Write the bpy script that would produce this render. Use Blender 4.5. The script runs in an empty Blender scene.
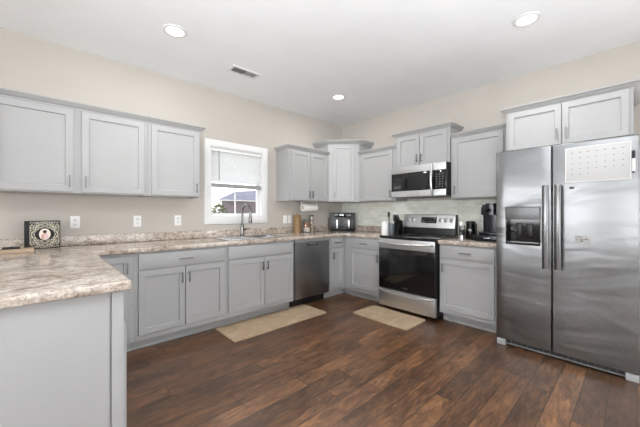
import bpy, bmesh, math, random
from mathutils import Vector, Matrix
random.seed(7)
SC = bpy.context.scene
COL = SC.collection
PI = math.pi

# ------------------------------------------------------------------ camera
CX, CY, CH, YAW, FPX = -3.8595, -3.5617, 1.2175, 0.7516, 296.2125
cd = bpy.data.cameras.new('camera')
cam = bpy.data.objects.new('camera', cd)
COL.objects.link(cam)
cam.location = (CX, CY, CH)
cam.rotation_euler = (PI / 2, 0, -YAW)
cd.sensor_width = 36.0
cd.lens = FPX / 640 * 36.0
cd.shift_y = -1.1 / 640
cd.clip_start = 0.05
cd.clip_end = 200
SC.camera = cam

# ------------------------------------------------------------------ world, lights, exposure
SC.view_settings.view_transform = 'Standard'
SC.view_settings.look = 'None'
SC.view_settings.gamma = 1
SC.view_settings.use_curve_mapping = False
SC.view_settings.exposure = -0.18
w = bpy.data.worlds.new('sky')
SC.world = w
w.use_nodes = True
wn = w.node_tree.nodes
wl = w.node_tree.links
bg = wn['Background']
tc = wn.new('ShaderNodeTexCoord')
sx = wn.new('ShaderNodeSeparateXYZ')
cr = wn.new('ShaderNodeValToRGB')
wl.new(tc.outputs['Generated'], sx.inputs[0])
wl.new(sx.outputs['Z'], cr.inputs[0])
wl.new(cr.outputs[0], bg.inputs[0])
cr.color_ramp.elements[0].position = 0.0
cr.color_ramp.elements[0].color = (0.80, 0.80, 0.80, 1)
cr.color_ramp.elements[1].position = 0.6
cr.color_ramp.elements[1].color = (0.82, 0.89, 1.0, 1)
e = cr.color_ramp.elements.new(0.02)
e.color = (1, 1, 1, 1)
bg.inputs[1].default_value = 3.6

def area(name, loc, rot, sx_, sy_, energy, color=(0.94, 0.97, 1.0)):
    l = bpy.data.lights.new(name, 'AREA')
    l.shape = 'RECTANGLE'
    l.size, l.size_y = sx_, sy_
    l.energy = energy
    l.color = color
    o = bpy.data.objects.new(name, l)
    o.location = loc
    o.rotation_euler = rot
    COL.objects.link(o)
    return o
# daylight entering through the glazing of the rest of the room
area('daylight_left_near', (-7.90, -1.9, 1.55), (0, -PI / 2 - 0.3, 0), 1.3, 2.2, 84)
area('daylight_left_far', (-7.90, -5.0, 1.55), (0, -PI / 2 - 0.3, 0), 1.3, 2.2, 72)
area('daylight_patio_door', (-3.6, -7.40, 1.15), (PI / 2 - 0.1, 0, 0), 3.4, 1.8, 52)
area('daylight_right_window', (-0.1, -5.6, 1.5), (0, PI / 2 + 0.2, 0), 1.2, 1.5, 70)
# the photographer's flashes, bounced off the ceiling beside the tripod
def flash(loc, aim, deg, energy):
    l = bpy.data.lights.new('bounce_flash', 'SPOT')
    l.energy = energy
    l.spot_size = math.radians(deg)
    l.spot_blend = 1.0
    l.color = (0.93, 0.97, 1.0)
    l.shadow_soft_size = 0.2
    o = bpy.data.objects.new('bounce_flash', l)
    o.location = loc
    o.rotation_euler = (Vector(aim) - Vector(loc)).to_track_quat('-Z', 'Y').to_euler()
    COL.objects.link(o)
flash((-4.1, -3.8, 1.35), (-2.9, -2.5, 2.73), 112, 420)
flash((-4.1, -3.8, 1.35), (-3.8, -3.5, 2.73), 84, 680)
flash((-3.2, -4.3, 1.40), (-2.4, -4.2, 2.73), 104, 190)

# ------------------------------------------------------------------ helpers
def box(bm, x0, x1, y0, y1, z0, z1, bev=0.0, seg=2, mat=0):
    t = bmesh.new()
    bmesh.ops.create_cube(t, size=1)
    for v in t.verts:
        v.co = Vector(((x0 + x1) / 2 + v.co.x * (x1 - x0), (y0 + y1) / 2 + v.co.y * (y1 - y0), (z0 + z1) / 2 + v.co.z * (z1 - z0)))
    if bev > 0:
        bmesh.ops.bevel(t, geom=t.edges[:], offset=bev, segments=seg, affect='EDGES', profile=0.6)
    merge(bm, t, mat=mat)

def merge(bm, t, M=None, mat=0):
    if M is not None:
        bmesh.ops.transform(t, matrix=M, verts=t.verts)
    vm = {}
    for v in t.verts:
        vm[v] = bm.verts.new(v.co)
    for f in t.faces:
        try:
            nf = bm.faces.new([vm[v] for v in f.verts])
            nf.material_index = mat if mat else f.material_index
        except ValueError:
            pass
    t.free()

def lathe(bm, prof, c=(0, 0, 0), n=28, axis='z', mat=0):
    t = bmesh.new()
    rings = []
    for r, z in prof:
        if r <= 1e-5:
            rings.append([t.verts.new((0, 0, z))])
        else:
            rings.append([t.verts.new((r * math.cos(2 * PI * k / n), r * math.sin(2 * PI * k / n), z)) for k in range(n)])
    for a, b in zip(rings, rings[1:]):
        for k in range(n):
            k2 = (k + 1) % n
            if len(a) == 1 and len(b) == 1:
                continue
            if len(a) == 1:
                t.faces.new((a[0], b[k2], b[k]))
            elif len(b) == 1:
                t.faces.new((a[k], a[k2], b[0]))
            else:
                t.faces.new((a[k], a[k2], b[k2], b[k]))
    bmesh.ops.recalc_face_normals(t, faces=t.faces)
    M = Matrix.Translation(c)
    if axis == 'x':
        M = M @ Matrix.Rotation(PI / 2, 4, 'Y')
    elif axis == 'y':
        M = M @ Matrix.Rotation(-PI / 2, 4, 'X')
    merge(bm, t, M, mat)

def cyl(bm, c, r, h, axis='z', n=24, bev=0.0, mat=0):
    b = min(bev, r * 0.5, h * 0.45)
    if b > 0:
        p = [(0, 0), (r - b, 0), (r, b), (r, h - b), (r - b, h), (0, h)]
    else:
        p = [(0, 0), (r, 0), (r, h), (0, h)]
    lathe(bm, p, c, n, axis, mat)

def tube(bm, pts, r, n=12, flat=1.0, mat=0):
    """sweep a circle (or ellipse when flat != 1) along a polyline"""
    pts = [Vector(p) for p in pts]
    t = bmesh.new()
    rings = []
    ref = None
    for i, p in enumerate(pts):
        d = (pts[min(i + 1, len(pts) - 1)] - pts[max(i - 1, 0)]).normalized()
        if ref is None:
            up = Vector((0, 0, 1)) if abs(d.z) < 0.9 else Vector((1, 0, 0))
            ref = d.cross(up).normalized()
        ref = (ref - d * ref.dot(d)).normalized()
        u = ref
        v = d.cross(u)
        rr = r[i] if isinstance(r, (list, tuple)) else r
        rings.append([t.verts.new(p + u * (rr * math.cos(2 * PI * k / n)) + v * (rr * flat * math.sin(2 * PI * k / n))) for k in range(n)])
    for a, b in zip(rings, rings[1:]):
        for k in range(n):
            t.faces.new((a[k], a[(k + 1) % n], b[(k + 1) % n], b[k]))
    t.faces.new(rings[0][::-1])
    t.faces.new(rings[-1])
    bmesh.ops.recalc_face_normals(t, faces=t.faces)
    merge(bm, t, None, mat)

def prism(bm, poly, z0, z1, M=None, bev=0.0, mat=0):
    t = bmesh.new()
    a = [t.verts.new((x, y, z0)) for x, y in poly]
    b = [t.verts.new((x, y, z1)) for x, y in poly]
    n = len(poly)
    t.faces.new(a[::-1])
    t.faces.new(b)
    for i in range(n):
        t.faces.new((a[i], a[(i + 1) % n], b[(i + 1) % n], b[i]))
    bmesh.ops.recalc_face_normals(t, faces=t.faces)
    if bev:
        bmesh.ops.bevel(t, geom=t.edges[:], offset=bev, segments=2, affect='EDGES', profile=0.6)
    merge(bm, t, M, mat)

def slab(bm, xs, ys, z0, z1, inside, M=None, bev=0.0, seg=3):
    """welded plate made of grid cells; inside(xc, yc) says which cells exist"""
    t = bmesh.new()
    cells = {}
    for i in range(len(xs) - 1):
        for j in range(len(ys) - 1):
            if inside((xs[i] + xs[i + 1]) / 2, (ys[j] + ys[j + 1]) / 2):
                cells[(i, j)] = 1
    V = {}
    def vv(i, j, k):
        if (i, j, k) not in V:
            V[(i, j, k)] = t.verts.new((xs[i], ys[j], z1 if k else z0))
        return V[(i, j, k)]
    for (i, j) in cells:
        t.faces.new((vv(i, j, 1), vv(i + 1, j, 1), vv(i + 1, j + 1, 1), vv(i, j + 1, 1)))
        t.faces.new((vv(i, j + 1, 0), vv(i + 1, j + 1, 0), vv(i + 1, j, 0), vv(i, j, 0)))
        for di, dj, p, q in ((-1, 0, (i, j + 1), (i, j)), (1, 0, (i + 1, j), (i + 1, j + 1)), (0, -1, (i, j), (i + 1, j)), (0, 1, (i + 1, j + 1), (i, j + 1))):
            if (i + di, j + dj) not in cells:
                t.faces.new((vv(*p, 0), vv(*q, 0), vv(*q, 1), vv(*p, 1)))
    bmesh.ops.recalc_face_normals(t, faces=t.faces)
    if bev:
        ed = [e_ for e_ in t.edges if len(e_.link_faces) == 2 and e_.calc_face_angle(0) > 0.5]
        bmesh.ops.bevel(t, geom=ed, offset=bev, segments=seg, affect='EDGES', profile=0.5)
    merge(bm, t, M)

def sweep(bm, path, prof, closed=False):
    """moulding: profile of (outward offset, z) swept along a plan path; outward is to the right of travel"""
    P = [Vector((p[0], p[1])) for p in path]
    n = len(P)
    t = bmesh.new()
    rings = []
    for i in range(n):
        def nrm(a, b):
            d = (b - a).normalized()
            return Vector((d.y, -d.x))
        if closed or 0 < i < n - 1:
            n1 = nrm(P[i - 1], P[i])
            n2 = nrm(P[i], P[(i + 1) % n])
            m = (n1 + n2).normalized()
            m = m / max(0.2, m.dot(n1))
        elif i == 0:
            m = nrm(P[0], P[1])
        else:
            m = nrm(P[-2], P[-1])
        rings.append([t.verts.new((P[i].x + m.x * o, P[i].y + m.y * o, z)) for o, z in prof])
    k = len(prof)
    for i in range(n if closed else n - 1):
        a, b = rings[i], rings[(i + 1) % n]
        for j in range(k):
            t.faces.new((a[j], a[(j + 1) % k], b[(j + 1) % k], b[j]))
    if not closed:
        t.faces.new(rings[0])
        t.faces.new(rings[-1][::-1])
    bmesh.ops.recalc_face_normals(t, faces=t.faces)
    merge(bm, t)

def obj(name, bm, mat, parent=None, smooth=True, ang=38):
    me = bpy.data.meshes.new(name)
    bm.to_mesh(me)
    bm.free()
    for m in (mat if isinstance(mat, (list, tuple)) else [mat]):
        me.materials.append(m)
    if smooth:
        me.shade_smooth()
        me.set_sharp_from_angle(angle=math.radians(ang))
    o = bpy.data.objects.new(name, me)
    COL.objects.link(o)
    if parent is not None:
        o.parent = parent
    return o

def tag(o, label, cat, group=None, kind=None):
    o['label'] = label
    o['category'] = cat
    if group:
        o['group'] = group
    if kind:
        o['kind'] = kind
    return o

def thing(name, label, cat, loc=(0, 0, 0), rotz=0.0, group=None):
    o = bpy.data.objects.new(name, None)
    o.empty_display_size = 0.05
    COL.objects.link(o)
    o.location = loc
    o.rotation_euler = (0, 0, rotz)
    return tag(o, label, cat, group)

def struct(name, bm, mat, smooth=False, parent=None):
    o = obj(name, bm, mat, parent, smooth)
    o['kind'] = 'structure'
    return o

NB = bmesh.new

# ------------------------------------------------------------------ materials
def lin(c):
    return tuple(((x / 255) / 12.92 if x / 255 <= 0.04045 else ((x / 255 + 0.055) / 1.055) ** 2.4) for x in c) + (1.0,)

class N:
    def __init__(s, name, col=(200, 200, 200), rough=0.5, metal=0.0, **kw):
        s.m = bpy.data.materials.new(name)
        s.m.use_nodes = True
        s.nt = s.m.node_tree
        s.b = s.nt.nodes['Principled BSDF']
        s.b.inputs['Base Color'].default_value = lin(col)
        s.b.inputs['Roughness'].default_value = rough
        s.b.inputs['Metallic'].default_value = metal
        for k, v in kw.items():
            s.b.inputs[k.replace('_', ' ')].default_value = v
    def n(s, t, **kw):
        x = s.nt.nodes.new(t)
        for k, v in kw.items():
            if k in x.inputs:
                x.inputs[k].default_value = v
            else:
                setattr(x, k, v)
        return x
    def l(s, a, b):
        s.nt.links.new(a, b)
    def coord(s, scale=(1, 1, 1), rot=(0, 0, 0), loc=(0, 0, 0)):
        g = s.n('ShaderNodeNewGeometry')
        mp = s.n('ShaderNodeMapping')
        mp.inputs['Scale'].default_value = scale
        mp.inputs['Rotation'].default_value = rot
        mp.inputs['Location'].default_value = loc
        s.l(g.outputs['Position'], mp.inputs['Vector'])
        return mp.outputs[0]
    def noise(s, vec, scale, detail=4, rough=0.55, dist=0.0):
        x = s.n('ShaderNodeTexNoise')
        x.inputs['Scale'].default_value = scale
        x.inputs['Detail'].default_value = detail
        x.inputs['Roughness'].default_value = rough
        x.inputs['Distortion'].default_value = dist
        s.l(vec, x.inputs['Vector'])
        return x.outputs['Fac']
    def ramp(s, fac, stops, interp='LINEAR'):
        x = s.n('ShaderNodeValToRGB')
        cr = x.color_ramp
        cr.interpolation = interp
        while len(cr.elements) < len(stops):
            cr.elements.new(0.5)
        for e_, (p, c) in zip(cr.elements, stops):
            e_.position = p
            e_.color = lin(c) if len(c) == 3 else c
        s.l(fac, x.inputs[0])
        return x.outputs[0]
    def mix(s, fac, a, b, mode='MIX'):
        x = s.n('ShaderNodeMix')
        x.data_type = 'RGBA'
        x.blend_type = mode
        for k, v in ((0, fac), (6, a), (7, b)):
            if hasattr(v, 'links'):
                s.l(v, x.inputs[k])
            else:
                x.inputs[k].default_value = v
        return x.outputs[2]
    def bump(s, h, strength=0.1, dist=0.01):
        x = s.n('ShaderNodeBump')
        x.inputs['Strength'].default_value = strength
        x.inputs['Distance'].default_value = dist
        s.l(h, x.inputs['Height'])
        s.l(x.outputs[0], s.b.inputs['Normal'])

def paint(name, col, rough=0.5, bump=0.03, sc=60):
    a = N(name, col, rough)
    v = a.coord()
    f = a.noise(v, 3.0, 2)
    c2 = tuple(min(255, x * 0.985) for x in col)
    a.l(a.ramp(f, [(0.3, c2), (0.7, col)]), a.b.inputs['Base Color'])
    a.bump(a.noise(v, sc, 3), bump, 0.002)
    return a.m

M_WALL = paint('beige_wall_paint', (190, 184, 176), 0.85, 0.06, 120)
M_CEIL = paint('white_ceiling_paint', (243, 244, 245), 0.9, 0.05, 90)
M_CAB = paint('light_grey_cabinet_paint', (168, 168, 168), 0.42, 0.02, 80)
M_TRIM = paint('white_trim_paint', (228, 228, 227), 0.4, 0.02)
M_WHITE = paint('white_plastic', (238, 238, 236), 0.35, 0.01)
M_VENT = paint('white_vent_enamel', (226, 226, 226), 0.5, 0.01)
M_BLACK = paint('black_plastic', (13, 13, 14), 0.35, 0.02)
M_BLACKMATTE = paint('black_matte', (8, 8, 8), 0.6, 0.02)
M_NAVY = paint('blue_black_plastic', (15, 18, 27), 0.2, 0.01)
M_SLOT = paint('dark_slot', (40, 40, 40), 0.7)
M_GREYVENT = paint('grey_vent_louvre', (120, 120, 120), 0.6)

def glassy(name, col, rough=0.06):
    a = N(name, col, rough)
    a.b.inputs['Specular IOR Level'].default_value = 0.6
    f = a.noise(a.coord(), 6, 2)
    a.l(a.ramp(f, [(0.2, col), (0.8, tuple(x + 3 for x in col))]), a.b.inputs['Base Color'])
    return a.m
M_BGLASS = glassy('black_oven_glass', (14, 14, 15), 0.07)
M_COOK = glassy('black_ceramic_glass', (18, 18, 19), 0.12)

def steel(name, col, rough, wav=0.0, scale=(1, 1, 40), wscale=(1.2, 1.2, 4.2)):
    a = N(name, col, rough, 1.0)
    f = a.noise(a.coord(scale), 60, 3)
    c2 = tuple(x * 0.93 for x in col)
    a.l(a.ramp(f, [(0.3, c2), (0.7, col)]), a.b.inputs['Base Color'])
    g = a.noise(a.coord(scale), 90, 2)
    mr = a.n('ShaderNodeMapRange')
    mr.inputs[3].default_value = rough * 0.85
    mr.inputs[4].default_value = rough * 1.2
    a.l(g, mr.inputs[0])
    a.l(mr.outputs[0], a.b.inputs['Roughness'])
    if wav:
        a.bump(a.noise(a.coord(wscale), 1.6, 2, 0.5, 0.6), 1.0, wav)
    return a.m
M_STEEL = steel('brushed_stainless', (216, 217, 218), 0.36, 0.004)
M_FRIDGE = steel('fridge_stainless', (138, 139, 140), 0.29, 0.011, (1, 1, 40), (0.8, 0.8, 2.6))
M_DW = steel('dark_stainless', (150, 152, 154), 0.34, 0.002)
M_NICKEL = steel('brushed_nickel', (128, 128, 127), 0.34)
M_HANDLE = steel('polished_bar_steel', (220, 220, 220), 0.28)
M_PANEL = steel('dispenser_grey_steel', (120, 121, 122), 0.4)
M_FHANDLE = steel('fridge_handle_steel', (132, 132, 133), 0.26)
M_FAUCET = steel('dark_nickel', (120, 118, 116), 0.25)
M_SINK = steel('sink_steel', (200, 200, 200), 0.22)
M_GREYSIDE = paint('grey_appliance_side', (92, 93, 95), 0.5)
M_GRILLE = paint('charcoal_grille', (52, 55, 57), 0.5)
M_FOOT = paint('pale_grey_plastic', (170, 171, 171), 0.45)
M_CLEAR = N('clear_glass', (255, 255, 255), 0.02, 0.0, Transmission_Weight=1.0, IOR=1.45).m

def m_pane():
    a = N('window_pane', (255, 255, 255), 0.0)
    nt = a.nt
    out = nt.nodes['Material Output']
    tr = a.n('ShaderNodeBsdfTransparent')
    gl = a.n('ShaderNodeBsdfGlossy')
    gl.inputs['Roughness'].default_value = 0.02
    mx = a.n('ShaderNodeMixShader')
    mx.inputs[0].default_value = 0.05
    a.l(tr.outputs[0], mx.inputs[1])
    a.l(gl.outputs[0], mx.inputs[2])
    a.l(mx.outputs[0], out.inputs['Surface'])
    return a.m
M_PANE = m_pane()

def m_blind():
    a = N('white_blind_slat', (240, 240, 238), 0.5)
    a.b.inputs['Transmission Weight'].default_value = 0.0
    out = a.nt.nodes['Material Output']
    tl = a.n('ShaderNodeBsdfTranslucent')
    tl.inputs[0].default_value = (0.95, 0.95, 0.95, 1)
    mx = a.n('ShaderNodeMixShader')
    mx.inputs[0].default_value = 0.5
    f = a.noise(a.coord((6, 1, 30)), 4, 3)
    a.l(a.ramp(f, [(0.3, (215, 216, 218)), (0.6, (244, 244, 243))]), a.b.inputs['Base Color'])
    a.l(a.b.outputs[0], mx.inputs[1])
    a.l(tl.outputs[0], mx.inputs[2])
    a.l(mx.outputs[0], out.inputs['Surface'])
    return a.m
M_BLIND = m_blind()

def m_floor():
    a = N('dark_wood_plank_vinyl', (80, 60, 50), 0.36)
    a.b.inputs['Specular IOR Level'].default_value = 0.8
    v = a.coord()
    br = a.n('ShaderNodeTexBrick')
    br.offset = 0.0
    br.offset_frequency = 2
    br.squash = 1.0
    br.inputs['Scale'].default_value = 1.0
    br.inputs['Brick Width'].default_value = 1.22
    br.inputs['Row Height'].default_value = 0.132
    br.inputs['Mortar Size'].default_value = 0.0022
    br.inputs['Mortar Smooth'].default_value = 0.3
    br.inputs['Bias'].default_value = 0.0
    br.inputs['Color1'].default_value = (0, 0, 0, 1)
    br.inputs['Color2'].default_value = (1, 1, 1, 1)
    br.inputs['Mortar'].default_value = (0.5, 0.5, 0.5, 1)
    # every row of planks starts at its own random distance
    sp = a.n('ShaderNodeSeparateXYZ')
    a.l(v, sp.inputs[0])
    dv = a.n('ShaderNodeMath', operation='DIVIDE')
    a.l(sp.outputs['Y'], dv.inputs[0])
    dv.inputs[1].default_value = 0.132
    fl = a.n('ShaderNodeMath', operation='FLOOR')
    a.l(dv.outputs[0], fl.inputs[0])
    wn_ = a.n('ShaderNodeTexWhiteNoise', noise_dimensions='1D')
    a.l(fl.outputs[0], wn_.inputs['W'])
    sh = a.n('ShaderNodeMath', operation='MULTIPLY_ADD')
    a.l(wn_.outputs['Value'], sh.inputs[0])
    sh.inputs[1].default_value = 1.22
    a.l(sp.outputs['X'], sh.inputs[2])
    cbx = a.n('ShaderNodeCombineXYZ')
    a.l(sh.outputs[0], cbx.inputs['X'])
    a.l(sp.outputs['Y'], cbx.inputs['Y'])
    a.l(cbx.outputs[0], br.inputs['Vector'])
    # per-plank offset for the grain
    add = a.n('ShaderNodeVectorMath', operation='MULTIPLY_ADD')
    a.l(br.outputs['Color'], add.inputs[0])
    add.inputs[1].default_value = (7.3, 3.1, 5.0)
    a.l(v, add.inputs[2])
    mp = a.n('ShaderNodeMapping')
    mp.inputs['Scale'].default_value = (2.2, 9, 1)
    a.l(add.outputs[0], mp.inputs[0])
    g1 = a.noise(mp.outputs[0], 2.0, 8, 0.68, 1.6)
    mp2 = a.n('ShaderNodeMapping')
    mp2.inputs['Scale'].default_value = (5, 60, 1)
    a.l(add.outputs[0], mp2.inputs[0])
    g2 = a.noise(mp2.outputs[0], 2.0, 5, 0.6, 0.4)
    mp3 = a.n('ShaderNodeMapping')
    mp3.inputs['Scale'].default_value = (1.8, 5.5, 1)
    a.l(add.outputs[0], mp3.inputs[0])
    g3 = a.noise(mp3.outputs[0], 1.5, 3, 0.5, 0.5)
    dark = a.ramp(g1, [(0.28, (56, 43, 34)), (0.45, (80, 62, 49)), (0.60, (102, 80, 62)), (0.80, (132, 106, 82))])
    plank = a.ramp(br.outputs['Color'], [(0.0, (178, 174, 172)), (0.5, (212, 206, 202)), (1.0, (255, 248, 242))])
    c = a.mix(1.0, dark, plank, 'MULTIPLY')
    c = a.mix(0.5, c, a.ramp(g2, [(0.35, (140, 130, 128)), (0.6, (255, 255, 255))]), 'MULTIPLY')
    c = a.mix(0.6, c, a.ramp(g3, [(0.35, (150, 135, 128)), (0.65, (255, 250, 245))]), 'MULTIPLY')
    gap = a.ramp(br.outputs['Fac'], [(0.0, (255, 255, 255)), (1.0, (70, 62, 58))])
    c = a.mix(1.0, c, gap, 'MULTIPLY')
    hs = a.n('ShaderNodeHueSaturation')
    hs.inputs['Value'].default_value = FLOOR_GAIN
    hs.inputs['Saturation'].default_value = 1.15
    a.l(c, hs.inputs['Color'])
    a.l(hs.outputs[0], a.b.inputs['Base Color'])
    mr = a.n('ShaderNodeMapRange')
    mr.inputs[3].default_value = 0.26
    mr.inputs[4].default_value = 0.40
    a.l(g1, mr.inputs[0])
    a.l(mr.outputs[0], a.b.inputs['Roughness'])
    a.bump(g2, 0.12, 0.002)
    return a.m
FLOOR_GAIN = 2.5
M_FLOOR = m_floor()

def m_counter():
    a = N('speckled_granite_laminate', (210, 195, 180), 0.13)
    v = a.coord((1.0, 1.7, 1.7), (0, 0, 0.12))
    big = a.noise(v, 5.5, 5, 0.6, 1.2)
    mid = a.noise(v, 24, 5, 0.65, 0.6)
    fin = a.noise(a.coord(), 85, 3, 0.7)
    vo = a.n('ShaderNodeTexVoronoi')
    vo.inputs['Scale'].default_value = 70
    a.l(a.coord((1, 1.3, 1.3)), vo.inputs['Vector'])
    c = a.ramp(big, [(0.30, (150, 132, 122)), (0.42, (192, 178, 166)), (0.55, (212, 202, 192)), (0.75, (224, 217, 208))])
    c = a.mix(0.75, c, a.ramp(mid, [(0.32, (136, 126, 120)), (0.43, (214, 206, 198)), (0.58, (255, 255, 255))]), 'MULTIPLY')
    c = a.mix(0.55, c, a.ramp(fin, [(0.32, (84, 72, 68)), (0.44, (214, 206, 200)), (0.52, (255, 255, 255))]), 'MULTIPLY')
    sp = a.ramp(vo.outputs['Distance'], [(0.10, (96, 82, 76)), (0.22, (255, 255, 255))])
    gate = a.ramp(mid, [(0.40, (255, 255, 255)), (0.50, (0, 0, 0))])
    c = a.mix(gate, c, a.mix(1.0, c, sp, 'MULTIPLY'))
    a.l(c, a.b.inputs['Base Color'])
    return a.m
M_COUNTER = m_counter()

def m_tile():
    a = N('pale_green_glass_tile', (198, 203, 193), 0.1)
    a.b.inputs['Coat Weight'].default_value = 0.6
    a.b.inputs['Coat Roughness'].default_value = 0.05
    v = a.coord((1, 1, 1))
    sp = a.n('ShaderNodeSeparateXYZ')
    a.l(v, sp.inputs[0])
    cb = a.n('ShaderNodeCombineXYZ')
    a.l(sp.outputs['Y'], cb.inputs['X'])
    a.l(sp.outputs['Z'], cb.inputs['Y'])
    br = a.n('ShaderNodeTexBrick')
    br.offset = 0.5
    br.inputs['Scale'].default_value = 1.0
    br.inputs['Brick Width'].default_value = 0.105
    br.inputs['Row Height'].default_value = 0.052
    br.inputs['Mortar Size'].default_value = 0.0022
    br.inputs['Mortar Smooth'].default_value = 0.2
    br.inputs['Color1'].default_value = lin((212, 214, 202))
    br.inputs['Color2'].default_value = lin((230, 232, 222))
    br.inputs['Mortar'].default_value = lin((238, 236, 228))
    a.l(cb.outputs[0], br.inputs['Vector'])
    a.l(br.outputs['Color'], a.b.inputs['Base Color'])
    inv = a.n('ShaderNodeMath', operation='SUBTRACT')
    inv.inputs[0].default_value = 1.0
    a.l(br.outputs['Fac'], inv.inputs[1])
    wob = a.noise(v, 14, 2)
    ad = a.n('ShaderNodeMath', operation='MULTIPLY_ADD')
    a.l(wob, ad.inputs[0])
    ad.inputs[1].default_value = 0.9
    a.l(inv.outputs[0], ad.inputs[2])
    a.bump(ad.outputs[0], 0.5, 0.003)
    return a.m
M_TILE = m_tile()

def m_wood(name, c1, c2, sc=(1, 1, 6), rough=0.5):
    a = N(name, c1, rough)
    f = a.noise(a.coord(sc), 14, 5, 0.6, 1.0)
    a.l(a.ramp(f, [(0.3, c2), (0.7, c1)]), a.b.inputs['Base Color'])
    a.bump(f, 0.1, 0.002)
    return a.m
M_WOOD = m_wood('warm_grained_wood', (170, 138, 96), (112, 82, 52), (6, 6, 1))
M_PALEWOOD = m_wood('pale_tan_wood', (178, 158, 134), (160, 138, 114), (1, 6, 6))

M_RAIL = paint('shaded_blind_rail', (150, 150, 149), 0.5)  # shade on the backlit bottom rail is put into this grey
M_BOARD = paint('dry_erase_white', (196, 196, 196), 0.4, 0.0)

def m_rug():
    a = N('tan_woven_rug', (180, 158, 132), 0.95)
    v = a.coord()
    f = a.noise(v, 9, 5, 0.65, 0.8)
    g = a.noise(a.coord((1, 1, 1)), 160, 2)
    c = a.ramp(f, [(0.3, (170, 146, 120)), (0.7, (194, 172, 144))])
    c = a.mix(0.5, c, a.ramp(g, [(0.3, (190, 184, 178)), (0.7, (255, 255, 255))]), 'MULTIPLY')
    a.l(c, a.b.inputs['Base Color'])
    a.bump(g, 0.5, 0.004)
    return a.m
M_RUG = m_rug()

def m_emit(name, col, st):
    a = N(name, col, 0.5)
    a.b.inputs['Emission Color'].default_value = lin(col)
    a.b.inputs['Emission Strength'].default_value = st
    return a.m
M_LENS = m_emit('lit_downlight_lens', (255, 252, 244), 3.0)

# ------------------------------------------------------------------ room shell
RX, RY, RZ = -8.0, -7.5, 2.7356
T = 0.14
b = NB(); box(b, RX - T, T, RY - T, T, -0.12, 0.0); struct('floor', b, M_FLOOR)
b = NB(); box(b, RX - T, T, RY - T, T, RZ, RZ + 0.12); struct('ceiling', b, M_CEIL)
# wall with the sink window (y = 0)
WX0, WX1, WZ0, WZ1 = -2.365, -1.627, 1.150, 2.035
b = NB()
slab(b, [RX, WX0, WX1, 0.0], [0.0, WZ0, WZ1, RZ], -T, 0.0, lambda x, z: not (WX0 < x < WX1 and WZ0 < z < WZ1),
     Matrix.Rotation(PI / 2, 4, 'X'))
struct('wall_back', b, M_WALL)
b = NB()
slab(b, [RY - T, -6.4, -4.8, T], [0.0, 0.9, 2.2, RZ], 0, T, lambda y, z: not (0.9 < z < 2.2 and -6.4 < y < -4.8),
     Matrix(((0, 0, 1, 0), (1, 0, 0, 0), (0, 1, 0, 0), (0, 0, 0, 1))))
bmesh.ops.recalc_face_normals(b, faces=b.faces)
struct('wall_right', b, M_WALL)
b = NB()
slab(b, [RY - T, -6.1, -3.9, -3.0, -0.8, T], [0.0, 0.9, 2.2, RZ], 0, T, lambda y, z: not (0.9 < z < 2.2 and (-6.1 < y < -3.9 or -3.0 < y < -0.8)),
     Matrix(((0, 0, -1, RX), (1, 0, 0, 0), (0, 1, 0, 0), (0, 0, 0, 1))))
struct('wall_left', b, M_WALL)
b = NB()
slab(b, [RX, -5.3, -1.9, 0.0], [0.0, 0.06, 2.15, RZ], 0, T, lambda x, z: not (-5.3 < x < -1.9 and 0.06 < z < 2.15),
     Matrix(((1, 0, 0, 0), (0, 0, -1, RY), (0, 1, 0, 0), (0, 0, 0, 1))))
struct('wall_front', b, M_WALL)

def bb(name, x0, x1, y0, y1):
    b = NB(); box(b, x0, x1, y0, y1, 0.0, 0.13, 0.004); struct(name, b, M_TRIM)
bb('baseboard_back', RX + 0.001, -4.24, -0.016, -0.001)
bb('baseboard_right', -0.016, -0.001, RY + 0.02, -3.62)
bb('baseboard_left', RX + 0.001, RX + 0.016, RY + 0.02, -0.02)

# tile behind the range (thin glazed layer on the right wall)
b = NB(); box(b, -0.008, -0.0005, -2.655, -0.002, 1.0005, 1.379)
box(b, -0.008, -0.0005, -2.045, -1.29, 0.90, 1.0005)
struct('trim_1', b, M_TILE)

# windows
def sash(bm, x0, x1, z0, z1, y0, y1, wd=0.035, mx=1, mz=1):
    for a_, c_ in ((x0, x0 + wd), (x1 - wd, x1)):
        box(bm, a_, c_, y0, y1, z0, z1, 0.003)
    for a_, c_ in ((z0, z0 + wd), (z1 - wd, z1)):
        box(bm, x0 + wd, x1 - wd, y0, y1, a_, c_, 0.003)
    ym = (y0 + y1) / 2
    for k in range(1, mx + 1):
        xx = x0 + (x1 - x0) * k / (mx + 1)
        box(bm, xx - 0.007, xx + 0.007, ym - 0.006, ym + 0.006, z0 + wd, z1 - wd)
    for k in range(1, mz + 1):
        zz = z0 + (z1 - z0) * k / (mz + 1)
        box(bm, x0 + wd, x1 - wd, ym - 0.005, ym + 0.005, zz - 0.007, zz + 0.007)

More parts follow.
